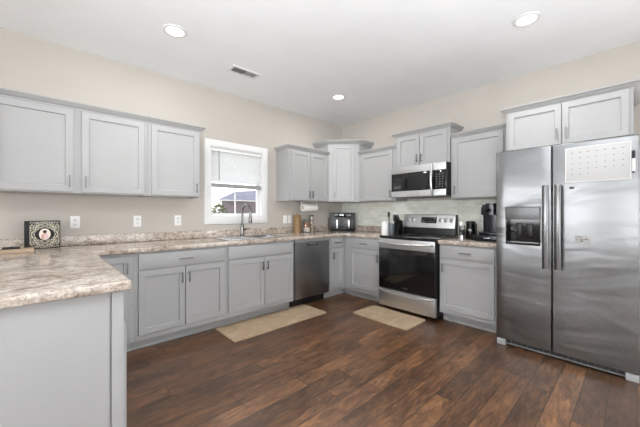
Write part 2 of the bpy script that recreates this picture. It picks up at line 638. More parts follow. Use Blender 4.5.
win = bpy.data.objects.new('window_1', None)
COL.objects.link(win)
win.location = (WX0, 0, WZ0)
win['kind'] = 'structure'
def wpart(name, bm, mat):
    o = obj(name, bm, mat, win)
    o.matrix_parent_inverse = Matrix.Translation((-WX0, 0, -WZ0))
    return o
b = NB()
CO = 0.078
prof = [(0, 0.0), (0, 0.018), (0.01, 0.021), (CO - 0.012, 0.021), (CO, 0.014), (CO, 0.0)]
t = NB()
sweep(t, [(WX0, WZ0), (WX0, WZ1), (WX1, WZ1), (WX1, WZ0)][::-1], prof, True)
merge(b, t, Matrix(((1, 0, 0, 0), (0, 0, -1, 0), (0, 1, 0, 0), (0, 0, 0, 1))))
bmesh.ops.recalc_face_normals(b, faces=b.faces)
wpart('casing', b, M_TRIM)
b = NB()
J = 0.012
box(b, WX0 + 0.0005, WX0 + J, -0.004, 0.125, WZ0, WZ1)
box(b, WX1 - J, WX1 - 0.0005, -0.004, 0.125, WZ0, WZ1)
box(b, WX0 + J, WX1 - J, -0.004, 0.125, WZ1 - J, WZ1 - 0.0005)
box(b, WX0 + J, WX1 - J, -0.006, 0.125, WZ0 + 0.0005, WZ0 + 0.018)
wpart('jamb', b, M_TRIM)
ZM = 1.565
b = NB(); sash(b, WX0 + J, WX1 - J, ZM - 0.018, WZ1 - J, 0.098, 0.122, 0.034, 1, 1); wpart('sash', b, M_WHITE)
b = NB(); sash(b, WX0 + J, WX1 - J, WZ0 + 0.018, ZM + 0.018, 0.072, 0.096, 0.036, 1, 1); wpart('sash', b, M_WHITE)
b = NB(); box(b, WX0 + 0.045, WX1 - 0.045, 0.109, 0.111, ZM, WZ1 - 0.045); wpart('glass_pane', b, M_PANE)
b = NB(); box(b, WX0 + 0.045, WX1 - 0.045, 0.083, 0.085, WZ0 + 0.05, ZM - 0.01); wpart('glass_pane', b, M_PANE)

for nm, ax, a0, a1, z0, z1 in (('window_2', 'x', -3.0, -0.8, 0.9, 2.2), ('window_3', 'x', -6.1, -3.9, 0.9, 2.2), ('window_4', 'r', -6.4, -4.8, 0.9, 2.2), ('door_1', 'y', -5.3, -1.9, 0.06, 2.15)):
    r = bpy.data.objects.new(nm, None); COL.objects.link(r); r['kind'] = 'structure'
    t = NB()
    for a_, c_ in ((a0, a0 + 0.06), ((a0 + a1) / 2 - 0.04, (a0 + a1) / 2 + 0.04), (a1 - 0.06, a1)):
        box(t, a_, c_, 0.02, 0.08, z0, z1, 0.004)
    box(t, a0 + 0.06, a1 - 0.06, 0.02, 0.08, z0, z0 + 0.06)
    box(t, a0 + 0.06, a1 - 0.06, 0.02, 0.08, z1 - 0.06, z1)
    M = Matrix(((0, -1, 0, RX), (1, 0, 0, 0), (0, 0, 1, 0), (0, 0, 0, 1))) if ax == 'x' else Matrix(((0, 1, 0, 0), (1, 0, 0, 0), (0, 0, 1, 0), (0, 0, 0, 1))) if ax == 'r' else Matrix(((1, 0, 0, 0), (0, -1, 0, RY), (0, 0, 1, 0), (0, 0, 0, 1)))
    b = NB(); merge(b, t, M); bmesh.ops.recalc_face_normals(b, faces=b.faces); obj('window_frame', b, M_TRIM, r)
    t = NB(); box(t, a0 + 0.05, a1 - 0.05, 0.045, 0.05, z0 + 0.05, z1 - 0.05)
    b = NB(); merge(b, t, M); bmesh.ops.recalc_face_normals(b, faces=b.faces); obj('glass_pane', b, M_PANE, r)

# ------------------------------------------------------------------ cabinets
def handle(parent, x, y, z, vertical=True, L=0.10):
    """bar pull; (x, y, z) is the centre on the door face"""
    b = NB()
    h = L / 2
    if vertical:
        box(b, x - 0.0055, x + 0.0055, y - 0.032, y - 0.022, z - h, z + h, 0.003)
        for s in (-1, 1):
            cyl(b, (x, y - 0.024, z + s * (h - 0.014)), 0.0045, 0.0245, 'y', 10)
    else:
        box(b, x - h, x + h, y - 0.032, y - 0.022, z - 0.0055, z + 0.0055, 0.003)
        for s in (-1, 1):
            cyl(b, (x + s * (h - 0.014), y - 0.024, z), 0.0045, 0.0245, 'y', 10)
    return obj('handle', b, M_NICKEL, parent)

def shaker(parent, x0, x1, z0, z1, y, name='door', rail=0.051, th=0.02, rec=0.012):
    """recessed-panel front: face at y - th, back at y"""
    t = NB()
    yf, yb, yp = y - th, y - 0.0004, y - th + rec
    def ring(i, yy):
        return [t.verts.new(p) for p in ((x0 + i, yy, z0 + i), (x1 - i, yy, z0 + i), (x1 - i, yy, z1 - i), (x0 + i, yy, z1 - i))]
    B = ring(0, yb)
    O = ring(0, yf + 0.002)
    O2 = ring(0.002, yf)
    I = ring(rail, yf)
    P = ring(rail + 0.004, yp)
    t.faces.new(B)
    for a_, c_ in ((B, O), (O, O2), (O2, I), (I, P)):
        for k in range(4):
            t.faces.new((a_[k], a_[(k + 1) % 4], c_[(k + 1) % 4], c_[k]))
    t.faces.new(P)
    bmesh.ops.recalc_face_normals(t, faces=t.faces)
    return obj(name, t, M_CAB, parent, smooth=False)

def slab_front(parent, x0, x1, z0, z1, y, name='drawer'):
    b = NB()
    box(b, x0, x1, y - 0.02, y - 0.0004, z0, z1, 0.0025)
    return obj(name, b, M_CAB, parent)

def carcass(parent, w, d, z0, z1, holes, fr=0.02, recess=0.0, x0=0.0, fx0=None, fx1=None):
    """side, top, bottom and back panels with a face frame; holes = [(x0,x1,z0,z1)] in the frame"""
    g = 0.0006
    b = NB()
    t_ = 0.016
    x0 += g
    x1 = w - g
    box(b, x0, x0 + t_, -d, -0.001, z0, z1)
    box(b, x1 - t_, x1, -d, -0.001, z0, z1)
    box(b, x0 + t_, x1 - t_, -d, -0.001, z0 + recess, z0 + recess + t_)
    box(b, x0 + t_, x1 - t_, -d, -0.001, z1 - t_, z1) if recess else None
    box(b, x0 + t_, x1 - t_, -0.012, -0.001, z0 + recess + t_, z1 - (t_ if recess else 0))
    a0 = x0 if fx0 is None else fx0
    a1 = x1 if fx1 is None else fx1
    xs = sorted(set([a0, a1] + [h[0] for h in holes] + [h[1] for h in holes]))
    zs = sorted(set([z0, z1] + [h[2] for h in holes] + [h[3] for h in holes]))
    slab(b, xs, zs, d, d + fr, lambda x, z: not any(h[0] < x < h[1] and h[2] < z < h[3] for h in holes),
         Matrix.Rotation(PI / 2, 4, 'X'))
    return obj('body', b, M_CAB, parent)

BZ0, BZ1 = 0.105, 0.8690
DZ0, DZ1, WZa, WZb = 0.153, 0.704, 0.722, 0.852

def base_unit(label, loc, rotz, w, doors, drawers, toe=(0.0, None), x0=0.0, fx0=None, fx1=None, group='base cabinets', false_front=False):
    r = thing('base_cabinet', label, 'cabinet', loc, rotz, group)
    holes = [(d[0] + 0.012, d[1] - 0.012, DZ0 + 0.012, DZ1 - 0.012) for d in doors]
    holes += [(d[0] + 0.012, d[1] - 0.012, WZa + 0.014, WZb - 0.014) for d in drawers]
    carcass(r, w, 0.595, BZ0, BZ1, holes, x0=x0, fx0=fx0, fx1=fx1)
    b = NB()
    t0 = toe[0] + 0.0006
    t1 = (toe[1] if toe[1] is not None else w) - 0.0006
    box(b, t0, t1, -0.522, -0.505, 0.0, BZ0 - 0.0005)
    box(b, t0, t1, -0.530, -0.522, 0.0, 0.018, 0.003)
    obj('toe_kick', b, M_CAB, r)
    for d in doors:
        dd = shaker(r, d[0], d[1], DZ0, d[3] if len(d) > 3 else DZ1, -0.615)
        if d[2] is not None:
            hx = d[0] + 0.03 if d[2] == 'l' else d[1] - 0.03
            handle(dd, hx, -0.635, (d[3] if len(d) > 3 else DZ1) - 0.095)
    for d in drawers:
        dr = slab_front(r, d[0], d[1], WZa, WZb, -0.615, 'false_drawer_front' if false_front else 'drawer')
        if d[2]:
            handle(dr, (d[0] + d[1]) / 2, -0.635, 0.786, False, 0.125)
    return r

# window wall run (local x = world x - origin x)
X = -3.285
r = base_unit('grey corner base cabinet with a narrow door, in the inner angle of the peninsula', (-4.21, 0, 0), 0, 0.925,
          [(0.64, 0.895, 'r', 0.845)], [], toe=(0.70, None))
base_unit('wide grey base cabinet with one long drawer over two doors, left of the sink cabinet', (X, 0, 0), 0, 0.83,
          [(0.025, 0.411, 'r'), (0.417, 0.806, 'l')], [(0.025, 0.806, True)])
base_unit('grey sink base cabinet with a plain false front over two doors, under the sink', (-2.455, 0, 0), 0, 0.8935,
          [(0.018, 0.458, 'r'), (0.464, 0.868, 'l')], [(0.018, 0.868, False)], false_front=True)
base_unit('narrow grey base cabinet with small drawer and door, between dishwasher and corner', (-0.9595, 0, 0), 0, 0.9585,
          [(0.055, 0.296, 'l')], [(0.055, 0.296, True)], toe=(0.0, 0.437), fx1=0.344)
# stove wall run (local x = -(world y) - origin)
base_unit('grey base cabinet with drawer and door, between the corner and the range', (0, -0.6165, 0), -PI / 2, 0.6715,
          [(0.122, 0.648, 'r')], [(0.122, 0.648, True)], toe=(-0.086, None))
base_unit('grey base cabinet with drawer and door, between the range and the refrigerator', (0, -2.052, 0), -PI / 2, 0.59,
          [(0.016, 0.556, 'l')], [(0.016, 0.556, True)])
# peninsula (faces +x)
pr = thing('peninsula_cabinet', 'long grey peninsula cabinet with a flat end panel under the near worktop', 'cabinet', (-4.215, -1.960, 0), PI / 2, 'base cabinets')
carcass(pr, 1.33, 0.598, BZ0, BZ1, [(0.03, 0.62, 0.16, 0.70), (0.66, 1.24, 0.16, 0.70)])
b = NB(); box(b, 0.0006, 1.329, -0.51, -0.49, 0, BZ0 - 0.0005); obj('toe_kick', b, M_CAB, pr)
for d0, d1, s in ((0.014, 0.635, 'r'), (0.641, 1.25, 'l')):
    dd = shaker(pr, d0, d1, DZ0, DZ1, -0.618)
    handle(dd, d1 - 0.03 if s == 'r' else d0 + 0.03, -0.638, DZ1 - 0.095)
b = NB()
box(b, -0.019, -0.0005, -0.569, 0.0, 0.0, BZ1, 0.0015)
box(b, -0.024, -0.0005, -0.621, -0.576, 0.0, BZ1, 0.002)
box(b, -0.008, -0.0005, -0.576, -0.569, 0.0, BZ1)
obj('end_panel', b, M_CAB, pr)

# worktops
OV = -0.655
CZ0, CZ1 = 0.8700, 0.912
SX0, SX1, SY0, SY1 = -2.385, -1.625, -0.535, -0.125
worktop = thing('worktop', 'speckled beige laminate worktop running from the peninsula past the sink to the range', 'worktop', (-3.6, -0.6, CZ0), 0, 'speckled beige worktops')
wi = Matrix.Translation((3.6, 0.6, -CZ0))
b = NB()
PX0, PX1, PY0 = -4.28, -3.568, -2.0133
slab(b, [PX0, PX1, SX0, SX1, -0.655, -0.001], [PY0, -1.2875, OV, SY0, SY1, -0.001], CZ0, CZ1,
     lambda x, y: (y > OV and not (SX0 < x < SX1 and SY0 < y < SY1)) or (x < PX1) or (x > -0.655 and y > -1.2875),
     None, 0.009, 3)
o = obj('slab', b, M_COUNTER, worktop); o.matrix_parent_inverse = wi
b = NB(); box(b, PX0, -0.0215, -0.020, -0.001, CZ1 + 0.0003, 1.000, 0.004)
o = obj('backsplash', b, M_COUNTER, worktop); o.matrix_parent_inverse = wi
b = NB(); box(b, -0.020, -0.001, -1.2875, -0.001, CZ1 + 0.0003, 1.000, 0.004)
o = obj('backsplash', b, M_COUNTER, worktop); o.matrix_parent_inverse = wi
wt2 = thing('worktop', 'short speckled worktop piece between the range and the refrigerator', 'worktop', (-0.3, -2.35, CZ0), 0, 'speckled beige worktops')
wi2 = Matrix.Translation((0.3, 2.35, -CZ0))
b = NB(); box(b, -0.655, -0.001, -2.650, -2.0475, CZ0, CZ1, 0.009, 3)
o = obj('slab', b, M_COUNTER, wt2); o.matrix_parent_inverse = wi2
b = NB(); box(b, -0.020, -0.001, -2.650, -2.0475, CZ1 + 0.0003, 1.000, 0.004)
o = obj('backsplash', b, M_COUNTER, wt2); o.matrix_parent_inverse = wi2

# upper cabinets
def crown_prof(z, k=1.0):
    return [(o if o < 0 else o * k, z + (h - z) * (k if h > z else 1.0)) for o, h in _crown(z)]
def _crown(z):
    return [(-0.012, z - 0.010), (0.006, z - 0.010), (0.008, z + 0.001), (0.016, z + 0.006), (0.030, z + 0.018),
            (0.036, z + 0.030), (0.042, z + 0.033), (0.045, z + 0.043), (0.040, z + 0.046), (-0.012, z + 0.046)]
def upper_unit(label, loc, rotz, w, z0, z1, doors, dep=0.285, left=False, right=False, dz=(0.012, 0.018), rail=0.051):
    r = thing('wall_cabinet', label, 'cabinet', loc, rotz, 'wall cabinets')
    holes = [(d[0] + 0.012, d[1] - 0.012, z0 + dz[0] + 0.012, z1 - dz[1] - 0.012) for d in doors]
    carcass(r, w, dep, z0, z1, holes, recess=0.012)
    F = dep + 0.02
    for d in doors:
        dd = shaker(r, d[0], d[1], z0 + dz[0], z1 - dz[1], -F, rail=rail)
        hx = d[0] + 0.028 if d[2] == 'l' else d[1] - 0.028
        handle(dd, hx, -F - 0.02, z0 + dz[0] + 0.085)
    path = []
    if left: path.append((-0.0, 0.0 - 0.002))
    path.append((0.0006 if not left else 0.0, -F))
    path.append((w - 0.0006 if not right else w, -F))
    if right: path.append((w, -0.002))
    b = NB()
    # outward must be to the right of travel: travel from left-back, along the front, to right-back has outside on the right
    sweep(b, path, crown_prof(z1))
    obj('crown_moulding', b, M_CAB, r)
    return r
UZ0, UZ1 = 1.3800, 2.100
upper_unit('wide two door grey wall cabinet at the left edge of the window wall', (-4.19, 0, 0), 0, 1.077, UZ0, UZ1,
           [(0.04, 0.518, 'r'), (0.571, 1.046, 'l')])
upper_unit('single door grey wall cabinet just left of the window', (-3.112, 0, 0), 0, 0.507, UZ0, UZ1, [(0.028, 0.484, 'r')], right=True)
upper_unit('grey two door wall cabinet just right of the window, above the paper towel', (-1.398, 0, 0), 0, 0.756, UZ0, UZ1,
           [(0.034, 0.373, 'r'), (0.379, 0.722, 'l')], left=True)
upper_unit('single door grey wall cabinet between the tall corner cabinet and the microwave', (0, -0.642, 0), -PI / 2, 0.643, UZ0, UZ1,
           [(0.05, 0.606, 'r')])
upper_unit('short raised grey two door wall cabinet above the microwave', (0, -1.287, 0), -PI / 2, 0.749, 1.818, 2.243,
           [(0.036, 0.362, 'r'), (0.368, 0.716, 'l')], left=True, right=True, dep=0.285)
upper_unit('wide single door grey wall cabinet between microwave and refrigerator', (0, -2.049, 0), -PI / 2, 0.61, UZ0, UZ1,
           [(0.028, 0.552, 'l')])
upper_unit('deep grey two door wall cabinet above the refrigerator', (0, -2.700, 0), -PI / 2, 0.845, 1.795, 2.165,
           [(0.024, 0.417, 'r'), (0.423, 0.822, 'l')], left=True, right=True, dep=0.57, dz=(0.010, 0.013), rail=0.043)
# diagonal corner wall cabinet
cc = thing('corner_wall_cabinet', 'tall diagonal grey wall cabinet in the room corner above the air fryer', 'cabinet', (0, 0, UZ0), -PI / 4, 'wall cabinets')
q = 0.6405; p_ = 0.305
pts = [(-q, -0.001), (-0.001, -0.001), (-0.001, -q), (-p_, -q), (-q, -p_)]
def toloc(p, a=PI / 4):
    return (p[0] * math.cos(a) - p[1] * math.sin(a), p[0] * math.sin(a) + p[1] * math.cos(a))
lp = [toloc(p) for p in pts]
CT = 2.268 - UZ0
b = NB(); prism(b, lp, 0.0, CT, None, 0.0015)
obj('body', b, M_CAB, cc)
FD = -lp[3][1]
dd = shaker(cc, -0.163, 0.163, 0.014, CT - 0.018, -FD)
handle(dd, -0.163 + 0.028, -FD - 0.02, 0.10)
b = NB()
sweep(b, [lp[0], lp[4], lp[3], lp[2]], crown_prof(CT, 1.35))
obj('crown_moulding', b, M_CAB, cc)

# ------------------------------------------------------------------ sink and faucet
sk = thing('kitchen_sink', 'double bowl stainless sink set in the worktop below the window', 'sink', (-2.005, -0.33, CZ1))
si = Matrix.Translation((2.005, 0.33, -CZ1))
b = NB()
bl = [(-2.365, -2.02), (-1.985, -1.645)]
slab(b, [-2.405, bl[0][0], bl[0][1], bl[1][0], bl[1][1], -1.605], [-0.555, -0.515, -0.175, -0.075], CZ1 + 0.0004, CZ1 + 0.005,
     lambda x, y: not (-0.515 < y < -0.175 and any(a_ < x < c_ for a_, c_ in bl)), None, 0.002, 2)
o = obj('rim', b, M_SINK, sk); o.matrix_parent_inverse = si
for a_, c_ in bl:
    b = NB()
    t = NB()
    def rg(i, z):
        return [t.verts.new(p) for p in ((a_ + i, -0.515 + i, z), (c_ - i, -0.515 + i, z), (c_ - i, -0.175 - i, z), (a_ + i, -0.175 - i, z))]
    R = [rg(0.0, CZ1 + 0.004), rg(0.004, CZ1 - 0.01), rg(0.012, CZ1 - 0.16), rg(0.04, CZ1 - 0.185), rg(0.037, CZ1 - 0.189), rg(0.008, CZ1 - 0.162), rg(0.0, CZ1 - 0.01)]
    for u, v in zip(R, R[1:]):
        for k in range(4):
            t.faces.new((u[k], u[(k + 1) % 4], v[(k + 1) % 4], v[k]))
    for k in range(4):
        t.faces.new((R[-1][k], R[-1][(k + 1) % 4], R[0][(k + 1) % 4], R[0][k]))
    t.faces.new(R[3]); t.faces.new(R[4])
    bmesh.ops.recalc_face_normals(t, faces=t.faces)
    merge(b, t)
    bo = obj('bowl', b, M_SINK, sk); bo.matrix_parent_inverse = si
    b = NB(); lathe(b, [(0, 0), (0.04, 0), (0.042, 0.003), (0.03, 0.002), (0.02, 0.001), (0, 0.001)], ((a_ + c_) / 2, -0.345, CZ1 - 0.1848)); obj('drain', b, M_NICKEL, bo)
fa = thing('faucet', 'dark nickel gooseneck faucet with pull-down spray head behind the sink', 'faucet', (-2.0, -0.118, CZ1 + 0.0055))
b = NB()
lathe(b, [(0, 0), (0.029, 0), (0.030, 0.006), (0.025, 0.012), (0.0235, 0.05), (0.024, 0.11), (0.019, 0.15), (0.0135, 0.165), (0, 0.165)])
obj('base', b, M_FAUCET, fa)
b = NB()
pts = [(0, 0, 0.163), (0, 0, 0.27)]
for k in range(0, 13):
    an = PI - k * PI / 12
    pts.append((0, -0.1 - 0.1 * math.cos(an), 0.30 + 0.1 * math.sin(an)))
pts.append((0, -0.200, 0.28))
tube(b, pts, 0.0125, 14)
obj('spout', b, M_FAUCET, fa)
b = NB(); lathe(b, [(0, 0.0), (0.020, 0.0), (0.023, 0.012), (0.020, 0.05), (0.0145, 0.095), (0.0145, 0.115), (0, 0.115)], (0, -0.200, 0.170)); obj('spray_head', b, M_FAUCET, fa)
b = NB(); cyl(b, (0.02, 0, 0.085), 0.013, 0.03, 'x', 16, 0.003); tube(b, [(0.045, 0, 0.085), (0.07, -0.004, 0.088), (0.10, -0.012, 0.092)], [0.008, 0.007, 0.006], 10); obj('lever', b, M_FAUCET, fa)

# ------------------------------------------------------------------ window blind
bl_ = thing('window_blind', 'white horizontal slat blind half raised in the sink window', 'blind', (-2.0, 0.04, 2.02))
b = NB(); box(b, WX0 + 0.016, WX1 - 0.016, 0.016, 0.062, 1.985, 2.022, 0.003); o = obj('head_rail', b, M_WHITE, bl_); o.matrix_parent_inverse = Matrix.Translation((2.0, -0.04, -2.02))
b = NB()
z = 1.968
while z > 1.60:
    t = NB(); box(t, WX0 + 0.018, WX1 - 0.018, -0.024, 0.024, -0.0012, 0.0012)
    merge(b, t, Matrix.Translation((0, 0.040, z)) @ Matrix.Rotation(math.radians(52), 4, 'X'))
    z -= 0.032
o = obj('slats', b, M_BLIND, bl_); o.matrix_parent_inverse = Matrix.Translation((2.0, -0.04, -2.02))
b = NB(); box(b, WX0 + 0.018, WX1 - 0.018, 0.018, 0.060, 1.535, 1.583, 0.004); o = obj('bottom_rail', b, M_RAIL, bl_); o.matrix_parent_inverse = Matrix.Translation((2.0, -0.04, -2.02))
b = NB(); tube(b, [(WX0 + 0.115, 0.012, 1.99), (WX0 + 0.115, 0.010, 1.62)], 0.0045, 8); o = obj('tilt_wand', b, M_GREYVENT, bl_); o.matrix_parent_inverse = Matrix.Translation((2.0, -0.04, -2.02))

# ------------------------------------------------------------------ dishwasher
dw = thing('dishwasher', 'dark stainless dishwasher between the sink cabinet and the narrow cabinet', 'dishwasher', (-1.5608, 0, 0))
b = NB()
box(b, 0.004, 0.5955, -0.600, -0.02, 0.11, 0.862, 0.003)
obj('tub', b, M_GREYSIDE, dw)
b = NB()
hx0, hx1, hz0, hz1 = 0.20, 0.40, 0.786, 0.808
slab(b, [0.003, hx0, hx1, 0.597], [0.118, hz0, hz1, 0.832], 0.601, 0.650, lambda x, z: not (hx0 < x < hx1 and hz0 < z < hz1), Matrix.Rotation(PI / 2, 4, 'X'), 0.003, 2)
dd = obj('door', b, M_DW, dw)
b = NB(); box(b, hx0, hx1, -0.6105, -0.6012, hz0, hz1); obj('pocket', b, M_SLOT, dd)
b = NB(); box(b, 0.24, 0.36, -0.6525, -0.640, hz1 - 0.008, hz1 + 0.004, 0.003); obj('handle', b, M_HANDLE, dd)
b = NB(); box(b, 0.003, 0.597, -0.648, -0.601, 0.834, 0.866, 0.004); obj('control_strip', b, M_STEEL, dw)
b = NB(); box(b, 0.008, 0.592, -0.545, -0.52, 0.0, 0.108, 0.002); obj('toe_kick', b, M_BLACKMATTE, dw)

# ------------------------------------------------------------------ range  (local x = -(y) , faces -x)
rg_ = thing('range', 'stainless electric range with black glass oven door and black cooktop', 'stove', (0, -1.2905, 0), -PI / 2)
RW = 0.753
b = NB()
box(b, 0.002, RW - 0.002, -0.655, -0.022, 0.03, 0.898, 0.002)
for xx in (0.04, RW - 0.04):
    for yy in (-0.6, -0.07):
        cyl(b, (xx, yy, 0.0), 0.016, 0.031, 'z', 12)
obj('body', b, M_BLACK, rg_)
b = NB(); box(b, -0.0015, RW + 0.0015, -0.690, -0.075, 0.8985, 0.922, 0.005, 3); ct = obj('cooktop', b, M_COOK, rg_)
for cx_, cy_, rr in ((0.20, -0.52, 0.10), (0.56, -0.52, 0.085), (0.20, -0.25, 0.075), (0.56, -0.25, 0.10), (0.38, -0.20, 0.05)):
    b = NB(); lathe(b, [(rr, 0), (rr, 0.0006), (rr - 0.004, 0.0006), (rr - 0.004, 0)], (cx_, cy_, 0.9221), 40); obj('burner_ring', b, M_GREYVENT, ct)
# oven door
b = NB()
box(b, 0.004, RW - 0.004, -0.699, -0.656, 0.268, 0.888, 0.004)
od = obj('oven_door', b, M_BLACK, rg_)
b = NB(); box(b, 0.004, RW - 0.004, -0.705, -0.6992, 0.770, 0.888, 0.002); obj('door_top_band', b, M_STEEL, od)
b = NB(); box(b, 0.006, RW - 0.006, -0.7035, -0.6992, 0.272, 0.766, 0.002); obj('oven_window', b, M_BGLASS, od)
b = NB(); box(b, 0.335, 0.415, -0.7046, -0.7036, 0.305, 0.314, 0.0003); obj('maker_badge', b, M_NICKEL, od)
def bowhandle(parent, x0, x1, y, z, out=0.055, r=0.011, name='handle', drop=0.0, yb=None):
    b = NB()
    pts = [(x0, y + 0.0005, z)]
    n = 14
    for k in range(n + 1):
        s = k / n
        xx = x0 + 0.012 + (x1 - x0 - 0.024) * s
        yy = y - out * (0.55 + 0.45 * math.sin(PI * s))
        zz = z - drop * math.sin(PI * s)
        pts.append((xx, yy, zz))
    pts.append((x1, y + 0.0005, z))
    tube(b, pts, r, 12)
    return obj(name, b, M_HANDLE, parent)
bowhandle(od, 0.03, RW - 0.03, -0.705, 0.845, 0.05, 0.012, drop=0.012)
b = NB(); box(b, 0.004, RW - 0.004, -0.700, -0.656, 0.045, 0.258, 0.004); sd = obj('storage_drawer', b, M_STEEL, rg_)
bowhandle(sd, 0.03, RW - 0.03, -0.700, 0.238, 0.04, 0.010, drop=0.016)
# backguard
b = NB()
prism(b, [(-0.115, 0.923), (-0.105, 1.005), (-0.070, 1.188), (-0.024, 1.188), (-0.024, 0.923)], -0.003, RW - 0.026,
      Matrix(((0, 0, 1, 0), (1, 0, 0, 0), (0, 1, 0, 0), (0, 0, 0, 1))), 0.003)
bgd = obj('backguard', b, M_BLACK, rg_)
# tilted stainless face: local frame on the sloping plane
ang = math.atan2(0.035, 0.183)
FM = Matrix.Translation((0, -0.1055, 1.013)) @ Matrix.Rotation(-ang, 4, 'X')
def onface(fn):
    t = NB(); fn(t)
    b2 = NB(); merge(b2, t, FM); return b2
b = onface(lambda t: box(t, 0.002, RW - 0.034, -0.004, -0.0005, 0.0, 0.172, 0.0015)); bf = obj('control_panel', b, M_STEEL, bgd)
b = onface(lambda t: box(t, 0.262, 0.478, -0.0062, -0.0042, 0.062, 0.142, 0.0015)); dsp = obj('display', b, M_BGLASS, bgd)
for k in range(6):
    b = onface(lambda t: box(t, 0.290 + k * 0.030, 0.304 + k * 0.030, -0.0068, -0.0063, 0.080, 0.085)); obj('display_mark', b, M_GREYVENT, dsp)
for xx in (0.075, 0.145, 0.53, 0.60, 0.67):
    def kn(t, xx=xx):
        lathe(t, [(0, 0.0), (0.029, 0.0), (0.029, 0.004), (0.023, 0.006), (0.022, 0.024), (0.017, 0.028), (0, 0.028)], (0, 0, 0), 22)
        bmesh.ops.transform(t, matrix=Matrix.Translation((xx, -0.0045, 0.105)) @ Matrix.Rotation(PI / 2, 4, 'X'), verts=t.verts)
    b = onface(kn); k_ = obj('knob', b, M_HANDLE, bf)
    b = onface(lambda t: box(t, xx - 0.003, xx + 0.003, -0.0345, -0.0325, 0.088, 0.122)); obj('knob_grip', b, M_BLACK, k_)

# ------------------------------------------------------------------ microwave
mw = thing('microwave', 'stainless over-the-range microwave with black glass door below the raised cabinet', 'microwave', (0, -1.2915, 1.418), -PI / 2)
b = NB(); box(b, 0.0, 0.7515, -0.380, -0.001, 0.0, 0.398, 0.003); obj('body', b, M_BLACK, mw)
b = NB(); box(b, 0.0, 0.7515, -0.405, -0.3805, 0.0, 0.398, 0.004); dm = obj('front_panel', b, M_BLACK, mw)
b = NB(); box(b, 0.001, 0.742, -0.412, -0.4052, 0.310, 0.397, 0.003); obj('top_band', b, M_STEEL, dm)
b = NB(); box(b, 0.001, 0.742, -0.412, -0.4052, 0.001, 0.078, 0.003); obj('bottom_band', b, M_STEEL, dm)
b = NB(); box(b, 0.001, 0.560, -0.411, -0.4052, 0.080, 0.308, 0.002); g_ = obj('door_glass', b, M_BGLASS, dm)
b = NB(); box(b, 0.24, 0.51, -0.4118, -0.4112, 0.10, 0.285, 0.0002); obj('window_screen', b, M_BLACKMATTE, g_)
b = NB(); box(b, 0.562, 0.742, -0.411, -0.4052, 0.080, 0.308, 0.002); cp = obj('keypad', b, M_BGLASS, dm)
for c_ in range(3):
    for r_ in range(6):
        b = NB(); box(b, 0.618 + c_ * 0.038, 0.635 + c_ * 0.038, -0.4120, -0.4112, 0.105 + r_ * 0.030, 0.113 + r_ * 0.030, 0.0002); obj('key', b, M_GREYVENT, cp)
b = NB()
pts = [(0.577, -0.4115, 0.375)]
for k in range(13):
    s = k / 12
    pts.append((0.577, -0.4115 - 0.045 * (0.5 + 0.5 * math.sin(PI * s)), 0.365 - 0.34 * s))
pts.append((0.577, -0.4115, 0.015))
tube(b, pts, 0.014, 12, 0.7)
obj('handle', b, M_HANDLE, dm)
b = NB(); box(b, 0.05, 0.70, -0.36, -0.05, -0.006, -0.0005, 0.001); obj('vent_grille', b, M_GREYVENT, mw)

# ------------------------------------------------------------------ refrigerator
FXw = 0.783
fr = thing('refrigerator', 'stainless side-by-side refrigerator with ice dispenser and two bow handles', 'refrigerator', (0, -2.668, 0), -PI / 2)
FW, FG = 0.908, 0.413
b = NB(); box(b, 0.004, FW - 0.004, -0.700, -0.03, 0.03, 1.765, 0.004)
box(b, 0.03, 0.12, -0.74, -0.62, 1.7655, 1.785, 0.004); box(b, FW - 0.12, FW - 0.03, -0.74, -0.62, 1.7655, 1.785, 0.004)
obj('body', b, M_GREYSIDE, fr)
# freezer door with a real recess for the dispenser
dx0, dx1, dz0, dz1 = 0.078, 0.331, 0.935, 1.262
b = NB()
slab(b, [0.0, dx0, dx1, FG - 0.003], [0.0620, dz0, dz1, 1.771], 0.703, FXw, lambda x, z: not (dx0 < x < dx1 and dz0 < z < dz1), Matrix.Rotation(PI / 2, 4, 'X'), 0.007, 3)
fd = obj('freezer_door', b, M_FRIDGE, fr)
b = NB()
box(b, dx0, dx1, -FXw - 0.004, -FXw + 0.03, 1.155, dz1, 0.003)
dp = obj('dispenser_panel', b, M_PANEL, fd)
b = NB(); box(b, dx0 + 0.08, dx1 - 0.09, -FXw - 0.0052, -FXw - 0.0042, 1.223, 1.229, 0.0003); obj('panel_marks', b, M_GREYVENT, dp)
b = NB()
box(b, dx0, dx1, -0.716, -0.7035, dz0, 1.1545)
box(b, dx0, dx0 + 0.008, -FXw + 0.001, -0.716, dz0, 1.1545)
box(b, dx1 - 0.008, dx1, -FXw + 0.001, -0.716, dz0, 1.1545)
box(b, dx0 + 0.008, dx1 - 0.008, -FXw - 0.002, -0.716, dz0, dz0 + 0.014)
cav = obj('dispenser_cavity', b, M_BGLASS, fd)
b = NB(); box(b, 0.15, 0.19, -0.735, -0.7165, 1.00, 1.12, 0.004); obj('paddle', b, M_BLACK, cav)
b = NB(); box(b, 0.23, 0.27, -0.735, -0.7165, 1.00, 1.12, 0.004); obj('paddle', b, M_BLACK, cav)
b = NB(); box(b, FG + 0.003, FW, -FXw, -0.703, 0.0620, 1.771, 0.007, 3); rd = obj('refrigerator_door', b, M_FRIDGE, fr)
def fhandle(parent, x):
    b = NB()
    n = 14
    pts = []
    for k in range(n + 1):
        s = k / n
        pts.append((x, -FXw - 0.050 - 0.012 * math.sin(PI * s), 0.752 + 0.690 * s))
    tube(b, pts, 0.013, 14, 1.7)
    for zz in (0.775, 1.395):
        box(b, x - 0.012, x + 0.012, -FXw - 0.045, -FXw - 0.0002, zz, zz + 0.035, 0.004)
    return obj('handle', b, M_FHANDLE, parent)
fhandle(fd, FG - 0.036)
fhandle(rd, FG + 0.045)
